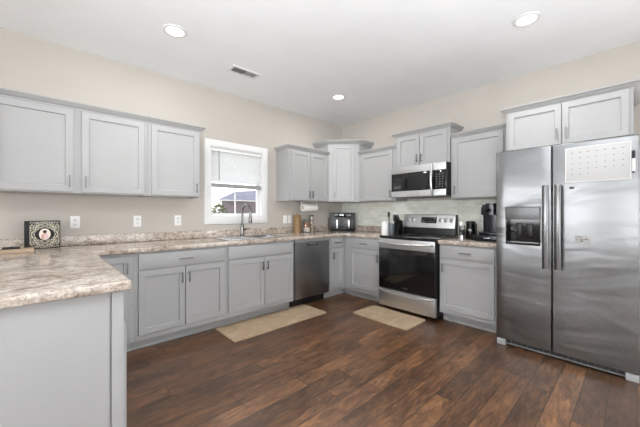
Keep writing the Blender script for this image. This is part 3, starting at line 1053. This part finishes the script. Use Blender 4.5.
b = NB()
lathe(b, [(0, 0), (0.0115, 0), (0.010, 0.002), (0, 0.0025)], (0, 0, 0), 24)
bmesh.ops.transform(b, matrix=Matrix.Translation((0.539, -FXw - 0.0002, 1.413)) @ Matrix.Rotation(PI / 2, 4, 'X') @ Matrix.Diagonal((1.5, 0.85, 1, 1)), verts=b.verts)
obj('maker_badge', b, M_BLACK, rd)
b = NB()
box(b, 0.05, FW - 0.05, -0.735, -0.7005, 0.022, 0.060, 0.003)
gr = obj('kick_grille', b, M_GRILLE, fr)
b = NB()
for k in range(20):
    xx = 0.07 + k * 0.040
    box(b, xx, xx + 0.003, -0.7375, -0.7355, 0.026, 0.056)
box(b, 0.05, FW - 0.05, -0.742, -0.7355, 0.010, 0.0235, 0.002)
obj('grille_ribs', b, M_GREYVENT, gr)
for xx in (0.002, FW - 0.072):
    b = NB(); box(b, xx, xx + 0.07, -0.772, -0.7005, 0.0, 0.058, 0.008); obj('foot_cover', b, M_FOOT, fr)

# things on the refrigerator door (world coordinates; face at x = -0.783)
def weld(name, label, cat, fn, mat, group=None):
    b = NB(); fn(b)
    return tag(obj(name, b, mat), label, cat, group)
cal = thing('calendar_board', 'white dry-erase monthly calendar board stuck high on the refrigerator door', 'whiteboard', (-FXw - 0.0004, -3.351, 1.455))
b = NB(); box(b, -0.0035, 0, -0.184, 0.184, 0.0, 0.277, 0.0014)
bd = obj('board', b, M_BOARD, cal)
b = NB()
box(b, -0.0046, -0.0036, -0.184, -0.178, 0.002, 0.275); box(b, -0.0046, -0.0036, 0.178, 0.184, 0.002, 0.275)
box(b, -0.0046, -0.0036, -0.178, 0.178, 0.269, 0.275); box(b, -0.0046, -0.0036, -0.178, 0.178, 0.002, 0.008)
obj('board_frame', b, M_TRIM, cal)
rr = random.Random(3)
for c_ in range(7):
    yy = 0.142 - c_ * 0.0475
    for r_ in range(5):
        zz = 0.232 - r_ * 0.043
        if r_ == 4 and c_ > 2:
            continue
        b = NB()
        wd = 0.011 if r_ == 0 else 0.004 + rr.random() * 0.004
        box(b, -0.0042, -0.0036, yy - wd * 0.6, yy + wd * 0.6, zz, zz + 0.0042)
        obj('written_weekday' if r_ == 0 else 'written_date', b, M_GREYSIDE if r_ == 0 else M_BLACKMATTE, bd)
mk = thing('dry_erase_marker', 'white marker with black cap clipped to the right edge of the calendar board', 'marker', (-FXw - 0.0095, -3.5455, 1.51))
b = NB(); cyl(b, (0, 0, 0.0), 0.0085, 0.092, 'z', 16, 0.002); obj('barrel', b, M_WHITE, mk)
b = NB(); cyl(b, (0, 0, 0.0925), 0.009, 0.055, 'z', 16, 0.002); obj('cap', b, M_BLACK, mk)
b = NB(); cyl(b, (0, 0, -0.0085), 0.0075, 0.008, 'z', 16, 0.001); obj('end_plug', b, M_BLACK, mk)
M_NOTE = paint('pale_grey_paper', (176, 176, 175), 0.6)
nt_ = thing('paper_note', 'small pale magnetic note with dark scribbles on the refrigerator door', 'note', (-FXw - 0.0004, -3.272, 0.976))
b = NB(); box(b, -0.0012, 0, -0.048, 0.048, 0, 0.062, 0.0004); obj('sheet', b, M_NOTE, nt_)
b = NB()
for y_, z_, w_ in ((0.03, 0.046, 0.008), (0.012, 0.046, 0.01), (-0.02, 0.030, 0.016), (0.004, 0.024, 0.02), (-0.034, 0.026, 0.006), (0.006, 0.012, 0.014), (0.032, 0.022, 0.008)):
    box(b, -0.0019, -0.0013, y_ - w_ / 2, y_ + w_ / 2, z_, z_ + 0.006)
obj('scribbles', b, M_BLACKMATTE, nt_)

# ------------------------------------------------------------------ rugs
def rug(label, x0, x1, y0, y1, rot=0.0, rad=0.05):
    t = NB()
    cx_, cy_ = (x0 + x1) / 2, (y0 + y1) / 2
    a_, c_ = (x1 - x0) / 2, (y1 - y0) / 2
    poly = []
    for sx_, sy_, s0 in ((1, 1, 0), (-1, 1, PI / 2), (-1, -1, PI), (1, -1, 1.5 * PI)):
        for k in range(7):
            an = s0 + k / 6 * PI / 2
            poly.append((sx_ * (a_ - rad) + rad * math.cos(an), sy_ * (c_ - rad) + rad * math.sin(an)))
    prism(t, poly, 0.0005, 0.011)
    bmesh.ops.bevel(t, geom=[e_ for e_ in t.edges if abs(e_.verts[0].co.z - e_.verts[1].co.z) < 1e-6 and e_.verts[0].co.z > 0.005], offset=0.004, segments=2, affect='EDGES')
    o = obj('rug', t, M_RUG)
    o.location = (cx_, cy_, 0); o.rotation_euler = (0, 0, rot)
    return tag(o, label, 'rug', 'tan kitchen rugs')
rug('long tan runner rug on the floor in front of the sink cabinets', -2.555, -1.350, -1.000, -0.558, 0.0, 0.02)
rug('shorter tan rug on the floor in front of the range', -1.137, -0.708, -1.946, -1.214, 0.0, 0.03)

# ------------------------------------------------------------------ outlets and switches
def plate(kind, label, x, z, gang, group):
    w_ = 0.07 if gang == 1 else 0.115
    r = thing(kind, label, 'outlet' if 'outlet' in kind else 'switch', (x, -0.0003, z), 0, group)
    b = NB(); box(b, -w_ / 2, w_ / 2, -0.006, 0, -0.0575, 0.0575, 0.0025); obj('cover_plate', b, M_WHITE, r)
    for g in range(gang):
        cx_ = 0 if gang == 1 else (-0.023 + 0.046 * g)
        if kind == 'power_outlet':
            for s in (-1, 1):
                b = NB(); box(b, cx_ - 0.0165, cx_ + 0.0165, -0.0085, -0.0062, s * 0.021 - 0.015, s * 0.021 + 0.015, 0.001); f = obj('receptacle', b, M_TRIM, r)
                b = NB()
                for q_ in (-0.006, 0.006):
                    box(b, cx_ + q_ - 0.0012, cx_ + q_ + 0.0012, -0.0091, -0.0086, s * 0.021 - 0.005, s * 0.021 + 0.006)
                obj('slots', b, M_SLOT, f)
        else:
            b = NB(); box(b, cx_ - 0.0165, cx_ + 0.0165, -0.0095, -0.0062, -0.033, 0.033, 0.0015); obj('rocker', b, M_TRIM, r)
    return r
plate('power_outlet', 'white wall outlet nearest the framed portrait book, above the backsplash', -3.643, 1.126, 1, 'white outlets')
plate('power_outlet', 'white wall outlet, middle of the three left of the window', -3.141, 1.126, 1, 'white outlets')
plate('power_outlet', 'white wall outlet nearest the left side of the window', -2.742, 1.127, 1, 'white outlets')
plate('light_switch', 'white light switch plate nearer the window, right of the casing', -1.238, 1.115, 1, 'white switches')
plate('light_switch', 'white light switch plate nearer the wooden canister', -1.148, 1.115, 1, 'white switches')
r = plate('power_outlet', 'white outlet on the tiles above the white utensil canister', 0, 0, 1, 'white outlets')
r.location = (-0.0085, -1.10, 1.165); r.rotation_euler = (0, 0, -PI / 2)

# ------------------------------------------------------------------ ceiling fixtures
def downlight(label, x, y):
    r = thing('recessed_light', label, 'ceiling light', (x, y, RZ), 0, 'recessed ceiling lights')
    b = NB(); lathe(b, [(0.068, -0.004), (0.070, -0.008), (0.092, -0.005), (0.095, -0.0005), (0.068, -0.0005)], (0, 0, 0), 40)
    t_ = obj('trim_ring', b, M_TRIM, r)
    b = NB(); lathe(b, [(0, -0.0045), (0.067, -0.0045), (0.067, -0.0008), (0, -0.0008)], (0, 0, 0), 36); obj('lens', b, M_LENS, r)
    l = bpy.data.lights.new('downlight', 'AREA'); l.shape = 'DISK'; l.size = 0.13; l.energy = 9; l.color = (1, 0.99, 0.97)
    lo = bpy.data.objects.new('downlight_lamp', l); COL.objects.link(lo); lo.parent = r; lo.location = (0, 0, -0.012)
    return r
downlight('lit round recessed ceiling light nearest the window wall cabinets on the left', -3.053, -0.922)
downlight('lit round recessed ceiling light nearest the refrigerator', -1.080, -2.967)
downlight('lit round recessed ceiling light nearest the room corner', -1.021, -0.881)
vt = thing('ceiling_vent', 'small white rectangular air vent in the ceiling above the window wall', 'vent', (-2.272, -0.664, RZ))
b = NB(); slab(b, [-0.165, -0.135, 0.135, 0.165], [-0.075, -0.045, 0.045, 0.075], -0.009, -0.0004, lambda x, y: not (abs(x) < 0.135 and abs(y) < 0.045), None, 0.003, 2); obj('frame', b, M_VENT, vt)
b = NB(); box(b, -0.135, 0.135, -0.045, 0.045, -0.0015, -0.0005); obj('duct_opening', b, M_GREYVENT, vt)
for s, k0 in ((-1, -0.130), (1, 0.006)):
    b = NB()
    for k in range(9):
        t = NB(); box(t, -0.0008, 0.0008, -0.044, 0.044, -0.0055, 0.0055)
        merge(b, t, Matrix.Translation((k0 + 0.008 + k * 0.0137, 0, -0.0085)) @ Matrix.Rotation(math.radians(38) * s, 4, 'Y'))
    obj('louvres', b, M_VENT if s > 0 else M_GREYVENT, vt)

# ------------------------------------------------------------------ items on the left of the window wall worktop
ZC = CZ1 + 0.0004
def m_ornate():
    a = N('ornate_gold_and_black_print', (190, 175, 140), 0.4)
    tcn = a.n('ShaderNodeTexCoord')
    mp = a.n('ShaderNodeMapping')
    mp.inputs['Location'].default_value = (0, 0, 0)
    a.l(tcn.outputs['Object'], mp.inputs[0])
    ab = a.n('ShaderNodeVectorMath', operation='ABSOLUTE')
    a.l(mp.outputs[0], ab.inputs[0])
    wv = a.n('ShaderNodeTexWave')
    wv.wave_type = 'RINGS'; wv.rings_direction = 'SPHERICAL'
    wv.inputs['Scale'].default_value = 22
    wv.inputs['Distortion'].default_value = 9
    wv.inputs['Detail'].default_value = 1.5
    wv.inputs['Detail Scale'].default_value = 3.0
    a.l(ab.outputs[0], wv.inputs['Vector'])
    c = a.ramp(wv.outputs['Fac'], [(0.38, (24, 22, 20)), (0.55, (134, 120, 88)), (0.68, (186, 180, 164))])
    a.l(c, a.b.inputs['Base Color'])
    return a.m
M_ORN = m_ornate()
pb = thing('portrait_book', 'black bound book standing upright with ornate cover and oval portrait, on the far left worktop', 'book', (-3.862, -0.110, ZC), 0.0)
b = NB(); box(b, -0.112, 0.112, -0.016, 0.016, 0, 0.234, 0.002); obj('cover', b, M_BLACKMATTE, pb)
b = NB(); box(b, -0.094, 0.094, -0.0015, 0.0, -0.110, 0.110, 0.0004); o = obj('ornate_print', b, M_ORN, pb); o.location = (0.013, -0.0162, 0.117)
M_CREAM = paint('cream_paper', (236, 226, 214), 0.5)
M_SKIN = paint('portrait_flesh_tint', (206, 160, 132), 0.5)
M_PINK = paint('pale_pink_print', (226, 200, 198), 0.5)
M_HAIR = paint('dark_brown_print', (52, 38, 34), 0.5)
def disc(parent, name, x, z, rx, rz, y, mat, th=0.0008):
    b = NB(); lathe(b, [(0, 0), (1, 0), (1, th), (0, th)], (0, 0, 0), 32)
    bmesh.ops.transform(b, matrix=Matrix.Translation((x, y, z)) @ Matrix.Rotation(PI / 2, 4, 'X') @ Matrix.Diagonal((rx, rz, 1, 1)), verts=b.verts)
    return obj(name, b, mat, parent)
disc(pb, 'dark_oval_border', 0.013, 0.120, 0.062, 0.052, -0.0180, M_BLACKMATTE)
disc(pb, 'portrait_oval', 0.013, 0.120, 0.036, 0.048, -0.0190, M_CREAM)
disc(pb, 'portrait_clothing', 0.013, 0.104, 0.024, 0.026, -0.0200, M_PINK)
disc(pb, 'portrait_arm', 0.000, 0.098, 0.008, 0.022, -0.0210, M_SKIN)
disc(pb, 'portrait_face', 0.013, 0.132, 0.010, 0.013, -0.0210, M_SKIN)
disc(pb, 'portrait_hair', 0.013, 0.142, 0.013, 0.013, -0.0220, M_HAIR)
cb_ = thing('cutting_board', 'pale tan wooden board lying on the worktop in front of the portrait book', 'cutting board', (-4.02, -0.34, ZC), 0.0)
b = NB(); box(b, -0.16, 0.11, -0.06, 0.06, 0, 0.030, 0.005); obj('board', b, M_PALEWOOD, cb_)
kn = thing('kitchen_knife', 'black handled tool resting on the pale wooden board at the left edge', 'knife', (-4.06, -0.39, ZC + 0.0305), 0.0)
b = NB(); tube(b, [(-0.02, 0, 0.010), (0.03, 0, 0.011), (0.075, 0, 0.010)], [0.009, 0.010, 0.008], 12); obj('handle', b, M_BLACK, kn)
b = NB(); prism(b, [(-0.022, 0.012), (-0.022, -0.012), (-0.10, -0.014), (-0.13, 0.010)], 0.009, 0.011); obj('blade', b, M_STEEL, kn)
sp_ = thing('wooden_spoon', 'dark brown wooden utensil lying behind the pale board at the left edge', 'utensil', (-4.10, -0.20, ZC), 0.0)
M_DWOOD = m_wood('dark_brown_wood', (84, 62, 52), (58, 42, 36), (1, 8, 8))
b = NB(); tube(b, [(-0.15, 0, 0.016), (-0.02, 0, 0.014), (0.08, 0, 0.010), (0.13, 0, 0.009)], [0.015, 0.013, 0.009, 0.008], 12); obj('shaft', b, M_DWOOD, sp_)

# ------------------------------------------------------------------ items right of the sink
wc = thing('wooden_canister', 'tall round warm-brown wooden canister on the worktop right of the sink', 'canister', (-1.085, -0.095, ZC))
b = NB(); lathe(b, [(0, 0), (0.052, 0), (0.056, 0.005), (0.056, 0.235), (0.054, 0.24), (0, 0.24)]); obj('body', b, M_WOOD, wc)
b = NB(); lathe(b, [(0, 0), (0.050, 0), (0.056, 0.004), (0.056, 0.024), (0.052, 0.030), (0.012, 0.032), (0.012, 0.044), (0, 0.046)], (0, 0, 0.2405)); obj('lid', b, M_WOOD, wc)
jr = thing('food_jar', 'clear jar with brown contents and white lower band, between wooden canister and glass cylinder', 'jar', (-0.915, -0.110, ZC))
b = NB(); lathe(b, [(0, 0), (0.052, 0), (0.056, 0.006), (0.056, 0.165), (0.050, 0.175), (0.046, 0.175), (0.052, 0.16), (0.052, 0.008), (0, 0.006)]); obj('glass', b, M_CLEAR, jr)
M_BROWN = m_wood('brown_dry_food', (196, 150, 116), (140, 92, 62), (3, 3, 3))
b = NB(); cyl(b, (0, 0, 0.078), 0.0515, 0.074, 'z', 28, 0.004); obj('contents', b, M_BROWN, jr)
b = NB(); cyl(b, (0, 0, 0.0085), 0.0515, 0.069, 'z', 28, 0.004); obj('white_filling', b, M_CREAM, jr)
b = NB(); lathe(b, [(0, 0), (0.056, 0), (0.056, 0.016), (0.05, 0.02), (0, 0.02)], (0, 0, 0.1755)); obj('lid', b, M_NICKEL, jr)
gc = thing('glass_cylinder', 'tall narrow clear glass cylinder with dark lid, beside the brown food jar', 'jar', (-0.790, -0.085, ZC))
b = NB(); lathe(b, [(0, 0), (0.034, 0), (0.036, 0.004), (0.036, 0.245), (0.033, 0.245), (0.033, 0.006), (0, 0.006)]); obj('glass', b, M_CLEAR, gc)
M_PASTA = m_wood('pale_dry_pasta', (216, 200, 176), (186, 168, 144), (20, 20, 1))
b = NB(); cyl(b, (0, 0, 0.0065), 0.030, 0.19, 'z', 20, 0.003); obj('contents', b, M_PASTA, gc)
b = NB(); lathe(b, [(0, 0), (0.038, 0), (0.038, 0.018), (0.03, 0.024), (0, 0.024)], (0, 0, 0.2455)); obj('lid', b, M_GREYSIDE, gc)

pt = thing('paper_towel_holder', 'white paper towel roll on a holder fixed under the wall cabinet right of the window', 'paper towel', (-0.905, -0.16, 1.2875))
M_PAPER = paint('white_tissue_paper', (240, 238, 232), 0.9, 0.2, 200)
b = NB(); lathe(b, [(0.021, -0.135), (0.054, -0.135), (0.056, -0.131), (0.056, 0.131), (0.054, 0.135), (0.021, 0.135), (0.021, -0.135)], (0, 0, 0), 36, 'x'); rl = obj('paper_roll', b, M_PAPER, pt)
b = NB(); lathe(b, [(0.0155, -0.1355), (0.0205, -0.1355), (0.0205, 0.1355), (0.0155, 0.1355), (0.0155, -0.1355)], (0, 0, 0), 24, 'x'); obj('cardboard_core', b, m_wood('brown_cardboard', (150, 122, 92), (132, 106, 80)), rl)
b = NB(); cyl(b, (-0.155, 0, 0), 0.006, 0.31, 'x', 12)
for s in (-1, 1):
    box(b, s * 0.150 - 0.003, s * 0.150 + 0.003, -0.008, 0.008, -0.010, 0.0905)
box(b, -0.153, 0.153, -0.016, 0.016, 0.0885, 0.0915, 0.001)
obj('bracket', b, M_WHITE, pt)

# air fryer, diagonal in the corner
M_CHAR = paint('charcoal_appliance_plastic', (36, 37, 40), 0.3)
af = thing('air_fryer', 'charcoal two drawer air fryer standing diagonally in the room corner', 'air fryer', (-0.20, -0.20, ZC), -PI / 4)
# local: front faces -y ; corner of room is at local y = +0.283
b = NB()
prism(b, [(-0.205, -0.07), (0.205, -0.07), (0.175, 0.05), (0.13, 0.12), (-0.13, 0.12), (-0.175, 0.05)], 0.006, 0.300, None, 0.014)
for sx_ in (-0.16, 0.16):
    cyl(b, (sx_, -0.04, 0), 0.015, 0.01, 'z', 12)
cyl(b, (0.0, 0.08, 0), 0.015, 0.01, 'z', 12)
ab_ = obj('body', b, M_CHAR, af)
b = NB(); prism(b, [(-0.135, 0.224), (0.135, 0.224), (0.135, 0.294), (-0.135, 0.294)], 0.072, 0.082, Matrix.Rotation(PI / 2, 4, 'X'), 0.003); scp = obj('control_panel', b, M_BGLASS, af)
b = NB(); cyl(b, (0, -0.088, 0.262), 0.014, 0.006, 'y', 20, 0.002); obj('dial', b, M_HANDLE, scp)
for s in (-1, 1):
    b = NB(); x0_, x1_ = (-0.186, -0.004) if s < 0 else (0.004, 0.186)
    box(b, x0_, x1_, -0.086, -0.0715, 0.03, 0.218, 0.005); dr = obj('basket_drawer', b, M_CHAR, af)
    b = NB(); hx = s * 0.096
    box(b, hx - 0.0125, hx + 0.0125, -0.116, -0.104, 0.045, 0.185, 0.005)
    box(b, hx - 0.008, hx + 0.008, -0.105, -0.0865, 0.055, 0.075); box(b, hx - 0.008, hx + 0.008, -0.105, -0.0865, 0.150, 0.170)
    obj('handle', b, M_HANDLE, dr)
b = NB(); tube(b, [(-0.205, -0.02, 0.20), (-0.232, -0.02, 0.21), (-0.240, -0.01, 0.13), (-0.236, 0.0, 0.03), (-0.225, 0.02, 0.006)], 0.0045, 8); obj('power_cord', b, M_BLACK, af)

# ------------------------------------------------------------------ items left of the range
cn = thing('utensil_canister', 'plain white ceramic canister on the worktop just left of the range', 'canister', (-0.440, -1.205, ZC))
M_CERAM = paint('white_glazed_ceramic', (240, 240, 238), 0.15, 0.0)
b = NB(); lathe(b, [(0, 0), (0.044, 0), (0.047, 0.004), (0.047, 0.165), (0.045, 0.17), (0, 0.17)]); obj('body', b, M_CERAM, cn)
b = NB(); lathe(b, [(0, 0), (0.047, 0), (0.047, 0.008), (0.03, 0.013), (0.008, 0.014), (0.010, 0.026), (0, 0.028)], (0, 0, 0.1705)); obj('lid', b, M_CERAM, cn)
M_BLUEGREY = paint('blue_grey_stoneware', (110, 116, 124), 0.3, 0.02)
ck = thing('utensil_crock', 'blue-grey crock between the white canister and the black knife block', 'crock', (-0.275, -1.190, ZC))
b = NB(); lathe(b, [(0, 0), (0.042, 0), (0.046, 0.005), (0.046, 0.148), (0.042, 0.150), (0.041, 0.146), (0.041, 0.01), (0, 0.008)]); obj('pot', b, M_BLUEGREY, ck)
ut = [('spatula', 'black slotted spatula standing in the blue-grey crock', -0.012, 0.010, 0.30, M_BLACK), ('serving_spoon', 'steel serving spoon standing in the blue-grey crock', 0.014, -0.008, 0.27, M_STEEL), ('ladle', 'dark ladle leaning out of the blue-grey crock', 0.004, 0.020, 0.31, M_GREYSIDE)]
for nm, lb, ox, oy, L_, mt in ut:
    u_ = thing(nm, lb, 'utensil', (-0.275 + ox, -1.190 + oy, ZC + 0.0085))
    dx_, dy_ = ox * 1.8, oy * 1.0
    b = NB(); tube(b, [(0, 0, 0.004), (dx_ * 0.3, dy_ * 0.3, L_ * 0.45), (dx_ * 0.6, dy_ * 0.6, L_ * 0.78)], 0.0042, 8); obj('shaft', b, mt, u_)
    b = NB()
    if nm == 'spatula':
        box(b, dx_ * 0.7 - 0.022, dx_ * 0.7 + 0.022, dy_ * 0.7 - 0.002, dy_ * 0.7 + 0.002, L_ * 0.76, L_, 0.0015)
    else:
        t = NB(); bmesh.ops.create_uvsphere(t, u_segments=16, v_segments=10, radius=1)
        merge(b, t, Matrix.Translation((dx_ * 0.8, dy_ * 0.8, L_ * 0.88)) @ Matrix.Diagonal((0.024, 0.010, 0.036, 1)))
    obj('head', b, mt, u_)
kb = thing('knife_block', 'slanted black knife block between the crock and the range', 'knife block', (-0.135, -1.208, ZC), -PI / 2)
b = NB()
prism(b, [(-0.055, 0.0), (0.075, 0.0), (0.075, 0.11), (0.055, 0.195), (-0.035, 0.135)], -0.045, 0.045, Matrix(((0, 0, 1, 0), (1, 0, 0, 0), (0, 1, 0, 0), (0, 0, 0, 1))), 0.004)
obj('block', b, M_BLACKMATTE, kb)
k_i = 0
for i in range(3):
    for j in range(2):
        k_ = tag(obj('knife_handle', (lambda b: (tube(b, [(0, 0, 0), (0, -0.045, 0.052), (0, -0.068, 0.085)], [0.008, 0.009, 0.0075], 8), b)[1])(NB()), M_BLACK, kb), 'x', 'x')
        del k_['label']; del k_['category']
        k_.location = (-0.026 + 0.026 * i, 0.012 + (-0.026 + 0.040 * j), 0.168 + (-0.012 + 0.03 * j))

# ------------------------------------------------------------------ items right of the range
gb = thing('coffee_grinder', 'small clear grinder with white cap and base, beside the range on the right worktop', 'grinder', (-0.340, -2.188, ZC))
b = NB(); lathe(b, [(0, 0), (0.034, 0), (0.034, 0.04), (0.031, 0.044), (0, 0.044)]); obj('base', b, M_STEEL, gb)
b = NB(); lathe(b, [(0.026, 0), (0.031, 0), (0.031, 0.11), (0.026, 0.11), (0.026, 0)], (0, 0, 0.0445)); obj('glass', b, M_CLEAR, gb)
b = NB(); cyl(b, (0, 0, 0.045), 0.024, 0.06, 'z', 20, 0.002); obj('contents', b, M_GREYSIDE, gb)
b = NB(); lathe(b, [(0, 0), (0.033, 0), (0.034, 0.004), (0.034, 0.040), (0.030, 0.045), (0, 0.045)], (0, 0, 0.155)); obj('cap', b, M_WHITE, gb)
kt = thing('coffee_carafe', 'black lidded carafe with a square loop handle, beside the small grinder', 'carafe', (-0.235, -2.245, ZC))
b = NB(); lathe(b, [(0, 0), (0.050, 0), (0.056, 0.01), (0.058, 0.10), (0.048, 0.16), (0.046, 0.175), (0, 0.175)]); obj('body', b, M_BGLASS, kt)
b = NB(); lathe(b, [(0, 0), (0.050, 0), (0.052, 0.012), (0.044, 0.028), (0, 0.032)], (0, 0, 0.1755)); obj('lid', b, M_BLACK, kt)
b = NB()
tube(b, [(-0.03, -0.035, 0.180), (-0.055, -0.065, 0.185), (-0.068, -0.080, 0.165), (-0.068, -0.080, 0.06), (-0.055, -0.065, 0.042), (-0.037, -0.040, 0.05)], 0.0105, 10)
obj('handle', b, M_BLACK, kt)
tr = thing('pod_drawer', 'flat blue-black coffee pod drawer tray next to the refrigerator', 'tray', (-0.270, -2.475, ZC))
b = NB(); box(b, -0.17, 0.17, -0.155, 0.145, 0.006, 0.062, 0.006)
for sx_ in (-0.15, 0.15):
    for sy_ in (-0.13, 0.12):
        cyl(b, (sx_, sy_, 0), 0.01, 0.008, 'z', 10)
obj('case', b, M_NAVY, tr)
b = NB(); box(b, -0.178, -0.1705, -0.140, 0.130, 0.012, 0.055, 0.003); pd = obj('drawer_front', b, M_NAVY, tr)
b = NB(); box(b, -0.184, -0.1785, -0.035, 0.025, 0.030, 0.038, 0.001); obj('pull', b, M_HANDLE, pd)
km = thing('coffee_maker', 'tall glossy blue-black single serve coffee maker on the pod drawer', 'coffee maker', (-0.250, -2.475, ZC + 0.0625), -PI / 2)
b = NB(); box(b, -0.10, 0.10, -0.13, 0.115, 0.0, 0.03, 0.008); obj('base', b, M_NAVY, km)
def rrect(hx, hy, rad, n=5):
    out = []
    for sx_, sy_, s0 in ((1, 1, 0), (-1, 1, PI / 2), (-1, -1, PI), (1, -1, 1.5 * PI)):
        for k in range(n):
            an = s0 + k / (n - 1) * PI / 2
            out.append((sx_ * (hx - rad) + rad * math.cos(an), sy_ * (hy - rad) + rad * math.sin(an)))
    return out
b = NB(); prism(b, rrect(0.092, 0.070, 0.045), 0.0305, 0.215, Matrix.Translation((0, 0.040, 0))); obj('tower', b, M_NAVY, km)
b = NB()
prism(b, rrect(0.095, 0.118, 0.075, 8), 0.2155, 0.300, Matrix.Translation((0, -0.005, 0)))
prism(b, rrect(0.086, 0.108, 0.07, 8), 0.300, 0.325, Matrix.Translation((0, -0.005, 0)))
prism(b, rrect(0.060, 0.080, 0.055, 8), 0.325, 0.340, Matrix.Translation((0, -0.005, 0)))
hd = obj('brew_head', b, M_NAVY, km)
b = NB(); cyl(b, (0, -0.130, 0.262), 0.026, 0.0065, 'y', 24, 0.002); obj('dial', b, M_BGLASS, hd)
b = NB(); tube(b, [(-0.096, 0.0, 0.225), (-0.125, -0.01, 0.20), (-0.132, -0.01, 0.15), (-0.122, -0.01, 0.10), (-0.096, 0.0, 0.075)], 0.0055, 10)
box(b, -0.100, -0.0915, -0.010, 0.012, 0.060, 0.24)
obj('side_handle', b, M_HANDLE, km)

# ------------------------------------------------------------------ outdoors beyond the sink window
M_GRASS = m_wood('lawn_grass', (120, 124, 100), (100, 108, 82), (2, 2, 2), 0.9)
b = NB(); box(b, -20, 50, 0.6, 60, -0.75, -0.6); struct('ground_outside', b, M_GRASS)
M_SIDING = m_wood('mauve_grey_brick', (124, 110, 112), (108, 98, 104), (4, 4, 12), 0.8)
M_SHINGLE = m_wood('slate_blue_shingle', (106, 104, 114), (94, 92, 104), (4, 4, 10), 0.85)
hs = thing('neighbour_house', 'mauve-grey neighbouring house with slate hip roof seen through the sink window', 'house', (17.6, 27.5, -0.6), math.radians(-28))
b = NB(); box(b, -6.3, 8, -5, 5, 0, 3.10); obj('wall', b, M_SIDING, hs)
b = NB()
v = [b.verts.new(p) for p in ((-6.7, -5.4, 3.11), (8.4, -5.4, 3.11), (8.4, 5.4, 3.11), (-6.7, 5.4, 3.11), (-5.0, 0, 4.35), (1.5, 0, 4.85))]
for f in ((0, 1, 5, 4), (1, 2, 5), (2, 3, 4, 5), (3, 0, 4), (3, 2, 1, 0)):
    b.faces.new([v[i] for i in f])
bmesh.ops.recalc_face_normals(b, faces=b.faces)
obj('roof', b, M_SHINGLE, hs)
b = NB(); box(b, -6.45, -6.2, -5.2, -5.02, 0.05, 3.08); box(b, -2.2, -1.9, -5.10, -5.01, 0.05, 3.08); obj('corner_trim', b, M_TRIM, hs)
M_LEAF = m_wood('olive_leaves', (120, 124, 78), (70, 80, 48), (5, 5, 5), 0.9)
bs = thing('garden_shrub', 'olive green shrub outside at the lower left of the sink window', 'shrub', (3.95, 14.0, -0.6))
b = NB()
rr = random.Random(5)
for k in range(420):
    th = rr.random() * 2 * PI; ph = math.acos(2 * rr.random() - 1); rad = 0.75 + 0.35 * rr.random()
    c = Vector((rad * 0.62 * math.sin(ph) * math.cos(th), rad * 0.62 * math.sin(ph) * math.sin(th), 1.35 + rad * 1.0 * math.cos(ph)))
    s = 0.10 + 0.08 * rr.random()
    M = Matrix.Translation(c) @ Matrix.Rotation(rr.random() * 6, 4, 'Z') @ Matrix.Rotation(rr.random() * 6, 4, 'X')
    vs = [b.verts.new(M @ Vector(p)) for p in ((-s, 0, 0), (0, -s * 0.5, 0.02), (s, 0, 0), (0, s * 0.5, 0.02))]
    b.faces.new(vs)
obj('foliage', b, M_LEAF, bs, smooth=False)
b = NB(); tube(b, [(0, 0, 0), (0.03, 0, 0.7), (0.0, 0.02, 1.4)], [0.06, 0.05, 0.03], 8); obj('trunk', b, M_DWOOD, bs)
